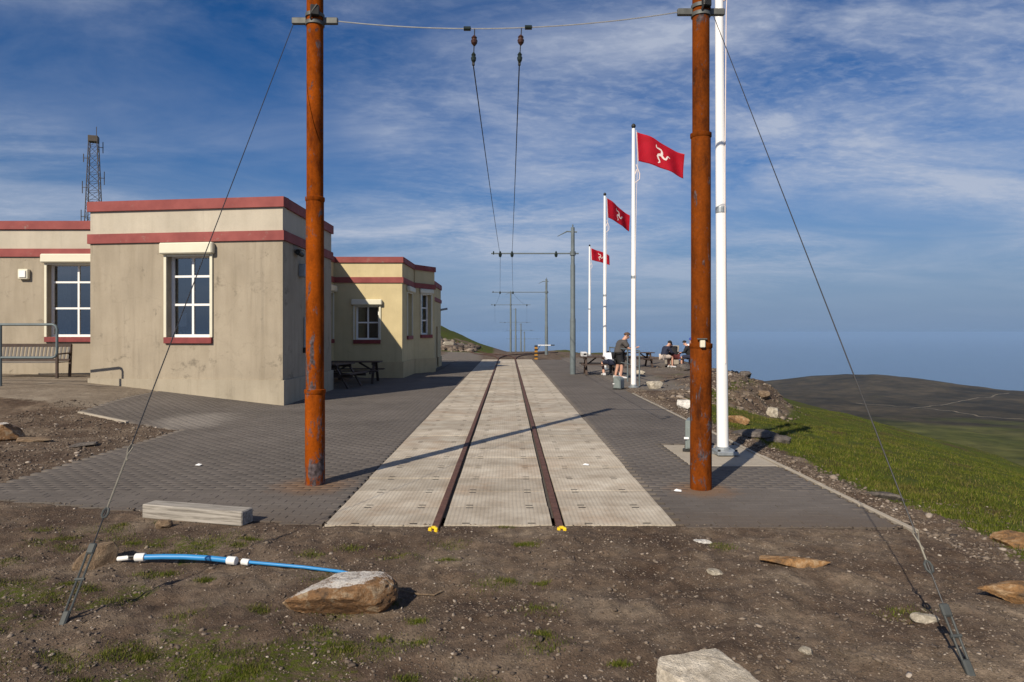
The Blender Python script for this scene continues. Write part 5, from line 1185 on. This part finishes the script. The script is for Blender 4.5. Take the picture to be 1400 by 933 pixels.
    for j in range(mm+1):
        t = math.pi*j/mm*0.56
        for k in range(n):
            a = 2*math.pi*k/n; fr = math.sin(a); low = 1.0 if fr < 0.35 else 0.62; tt = t*low
            m.v.append(tuple(headpt((0.094*math.sin(tt)*math.cos(a), 0.107*math.sin(tt)*fr-0.006, 0.045+0.112*math.cos(tt)))))
    for j in range(mm):
        for k in range(n): m.f.append((j*n+k, j*n+(k+1) % n, (j+1)*n+(k+1) % n, (j+1)*n+k))
    m.build('hair', hair, o, 0, 80)
    for s in (-1, 1):
        MB().ball(headpt((s*0.092, -0.005, 0.0)), 0.024, 8, 5, (0.5, 0.8, 1.1)).build('ear', MT['skin'], o, 0, 80); MB().ball(headpt((s*0.034, 0.094, 0.015)), 0.011, 8, 5).build('eye', MT['hair_dark'], o, 0, 80)
    MB().tube([headpt((0, 0.09, 0.02)), headpt((0, 0.118, -0.012)), headpt((0, 0.10, -0.024))], [0.010, 0.016, 0.012], 6).build('nose', MT['skin'], o, 0, 80)
    MB().tube([headpt((-0.022, 0.096, -0.052)), headpt((0, 0.102, -0.050)), headpt((0.022, 0.096, -0.052))], 0.006, 6).build('mouth', MT['dark_red'], o, 0, 80)
    if cap:
        m = MB()
        for j in range(6):
            t = math.pi/2*j/5*1.02
            for k in range(n): a = 2*math.pi*k/n; m.v.append(tuple(headpt((0.106*math.sin(t)*math.cos(a), 0.12*math.sin(t)*math.sin(a), 0.06+0.115*math.cos(t)))))
        for j in range(5):
            for k in range(n): m.f.append((j*n+k, j*n+(k+1) % n, (j+1)*n+(k+1) % n, (j+1)*n+k))
        c = m.build('cap', cap, o, 0, 80)
        MB().add([headpt((-0.07, 0.09, 0.058)), headpt((0.07, 0.09, 0.058)), headpt((0.055, 0.185, 0.045)), headpt((-0.055, 0.185, 0.045)), headpt((-0.07, 0.09, 0.068)), headpt((0.07, 0.09, 0.068)), headpt((0.055, 0.185, 0.053)), headpt((-0.055, 0.185, 0.053))], [(0, 1, 2, 3), (4, 5, 6, 7), (0, 1, 5, 4), (1, 2, 6, 5), (2, 3, 7, 6), (3, 0, 4, 7)]).build('cap_peak', cap, o)
    return o
def seated(lean, headdrop=0.0, seat=0.47, spread=0.13, feet=0.42, armz=0.74, armf=0.5, tuck=0.0):
    p = Vector((0, 0, seat+0.10)); c = p+Vector((0, math.sin(lean)*0.40, math.cos(lean)*0.40)); nk = c+Vector((0, math.sin(lean+0.1)*0.16, math.cos(lean+0.1)*0.16)); h = nk+Vector((0, math.sin(lean+headdrop)*0.15, math.cos(lean+headdrop)*0.15))
    J = dict(pelvis=p, chest=c, neck=nk, head=h, face=Vector((0, math.cos(lean+headdrop), -math.sin(lean+headdrop))))
    for s, k in ((-1, 'l'), (1, 'r')):
        sh = c+Vector((s*0.19, 0.02, 0.06)); J['s'+k] = sh; J['w'+k] = Vector((s*0.10, armf, armz)); mid = sh.lerp(J['w'+k], 0.5)+Vector((s*0.09, -0.02, -0.12)); J['e'+k] = mid
        J['h'+k] = p+Vector((s*0.10, 0.02, -0.02)); J['k'+k] = Vector((s*spread, 0.44, seat+0.06)); J['a'+k] = Vector((s*(spread+0.02), feet-tuck, 0.085)); J['t'+k] = Vector((s*(spread+0.04), feet-tuck+0.15, 0.045))
    return J
# standing figure in profile facing right, leaning towards the handrail
ST = dict(pelvis=(0, -0.02, 0.92), chest=(0, 0.12, 1.33), neck=(0, 0.18, 1.49), head=(0, 0.25, 1.61), face=(0.2, 0.95, -0.3), sl=(-0.21, 0.12, 1.38), el=(-0.25, 0.28, 1.12), wl=(-0.14, 0.52, 1.16), sr=(0.21, 0.12, 1.38), er=(0.26, 0.26, 1.12), wr=(0.16, 0.50, 1.17),
          hl=(-0.10, -0.02, 0.88), kl=(-0.13, 0.02, 0.49), al=(-0.14, -0.06, 0.09), tl=(-0.16, 0.09, 0.045), hr=(0.10, -0.02, 0.88), kr=(0.13, 0.06, 0.49), ar=(0.14, 0.02, 0.09), tr=(0.17, 0.17, 0.045))
PB = person((4.20, 26.0, gzf(4.20, 26.0)), R(-82), ST, MT['charcoal'], MT['black_cloth'], MT['hair_brown'], MT['shoe_white'], 'standing person in charcoal shirt and black shorts leaning on the handrail', sleeve=0.75, legcov=0.95); PB.scale = (1.28, 1.22, 1.0)
PA = person((4.24, 27.72, gzf(4.24, 27.72)), R(4), seated(1.02, 0.45, tuck=0.30, spread=0.26, armf=0.66), MT['shirt_white'], MT['navy'], MT['hair_dark'], MT['shoe_white'], 'seated person in white shirt hunched over the near picnic table', sleeve=0.7, legcov=0.9); PA.scale = (1.22, 1.1, 1.0)
person((7.72, 34.0, gzf(7.72, 34.0)), R(-70), seated(0.45, 0.15, armf=0.55, armz=0.72), MT['navy'], MT['tan_shorts'], MT['hair_dark'], MT['shoe_white'], 'seated person in navy jacket, pale shorts and dark cap', cap=MT['black_cloth'], sleeve=1.1, legcov=0.85)
person((8.35, 34.15, gzf(8.35, 34.15)), R(20), seated(0.55, 0.4, armf=0.55), MT['black_cloth'], MT['dark_red'], MT['hair_dark'], MT['shoe_dark'], 'seated person in black with dark hair beside the capped person', sleeve=1.1, legcov=0.98)
person((9.12, 34.1, gzf(9.12, 34.1)), R(60), seated(0.35, 0.3, armf=0.45), MT['black_cloth'], MT['navy'], MT['hair_dark'], MT['shoe_dark'], 'seated person in dark clothes left of the brown pole', sleeve=1.1, legcov=1.0)
person((9.55, 35.75, gzf(9.55, 35.75)), R(175), seated(0.10, 0.0, seat=0.52, armf=0.45), MT['shirt_white'], MT['navy'], MT['hair_brown'], MT['shoe_dark'], 'person in blue cap mostly hidden behind the brown pole', cap=MT['blue_cap'], sleeve=0.6, legcov=1.0)

# small things on and around the tables
cp = empty('food_carton', (3.14, 28.4, gzf(3.1, 28.4)+0.752), R(10), 'white carton standing on the end of the near picnic table', 'carton')
MB().hexa([(-0.11, -0.09, 0), (0.11, -0.09, 0), (0.11, 0.09, 0), (-0.11, 0.09, 0), (-0.13, -0.11, 0.16), (0.13, -0.11, 0.16), (0.13, 0.11, 0.20), (-0.13, 0.11, 0.20)]).build('box', MT['shoe_white'], cp, 0.01)
MB().box((0.02, -0.105, 0.10), (0.12, 0.02, 0.06)).build('print', MT['black_cloth'], cp)
wl = empty('stone_block', (9.0, 37.6, gzf(9.0, 37.6)), R(8), 'square pale stone block behind the seated group', 'stone block')
for k in range(4): MB().box((0.02*(k % 2), 0, 0.13+k*0.26), (0.62, 0.5, 0.25)).build('block', MT['concrete'], wl, 0.015)
wl2 = empty('stone_block', (10.45, 36.4, gzf(10.4, 36.4)), R(-6), 'pale stone pillar seen between the brown pole and white flagpole', 'stone block')
for k in range(5): MB().box((0.015*(k % 2), 0, 0.12+k*0.24), (0.55, 0.5, 0.23)).build('block', MT['concrete'], wl2, 0.015)

# ------------------------------------------------------------------ haze
def build_haze():
    m = MB().b2((-160000, -160000, -641.5), (160000, 160000, 40)); o = m.build('haze', None)
    mt = bpy.data.materials.new('sea_haze'); mt.use_nodes = True; nt = mt.node_tree; nt.nodes.remove(nt.nodes['Principled BSDF'])
    v = nt.nodes.new('ShaderNodeVolumePrincipled'); v.inputs['Color'].default_value = (0.35, 0.53, 0.79, 1); v.inputs['Density'].default_value = 3.4e-5; v.inputs['Anisotropy'].default_value = 0.0
    nt.links.new(v.outputs[0], nt.nodes['Material Output'].inputs['Volume'])
    o.data.materials.append(mt); tag(o, 'thin blue summer haze over the sea', 'haze', kind='stuff')
build_haze()
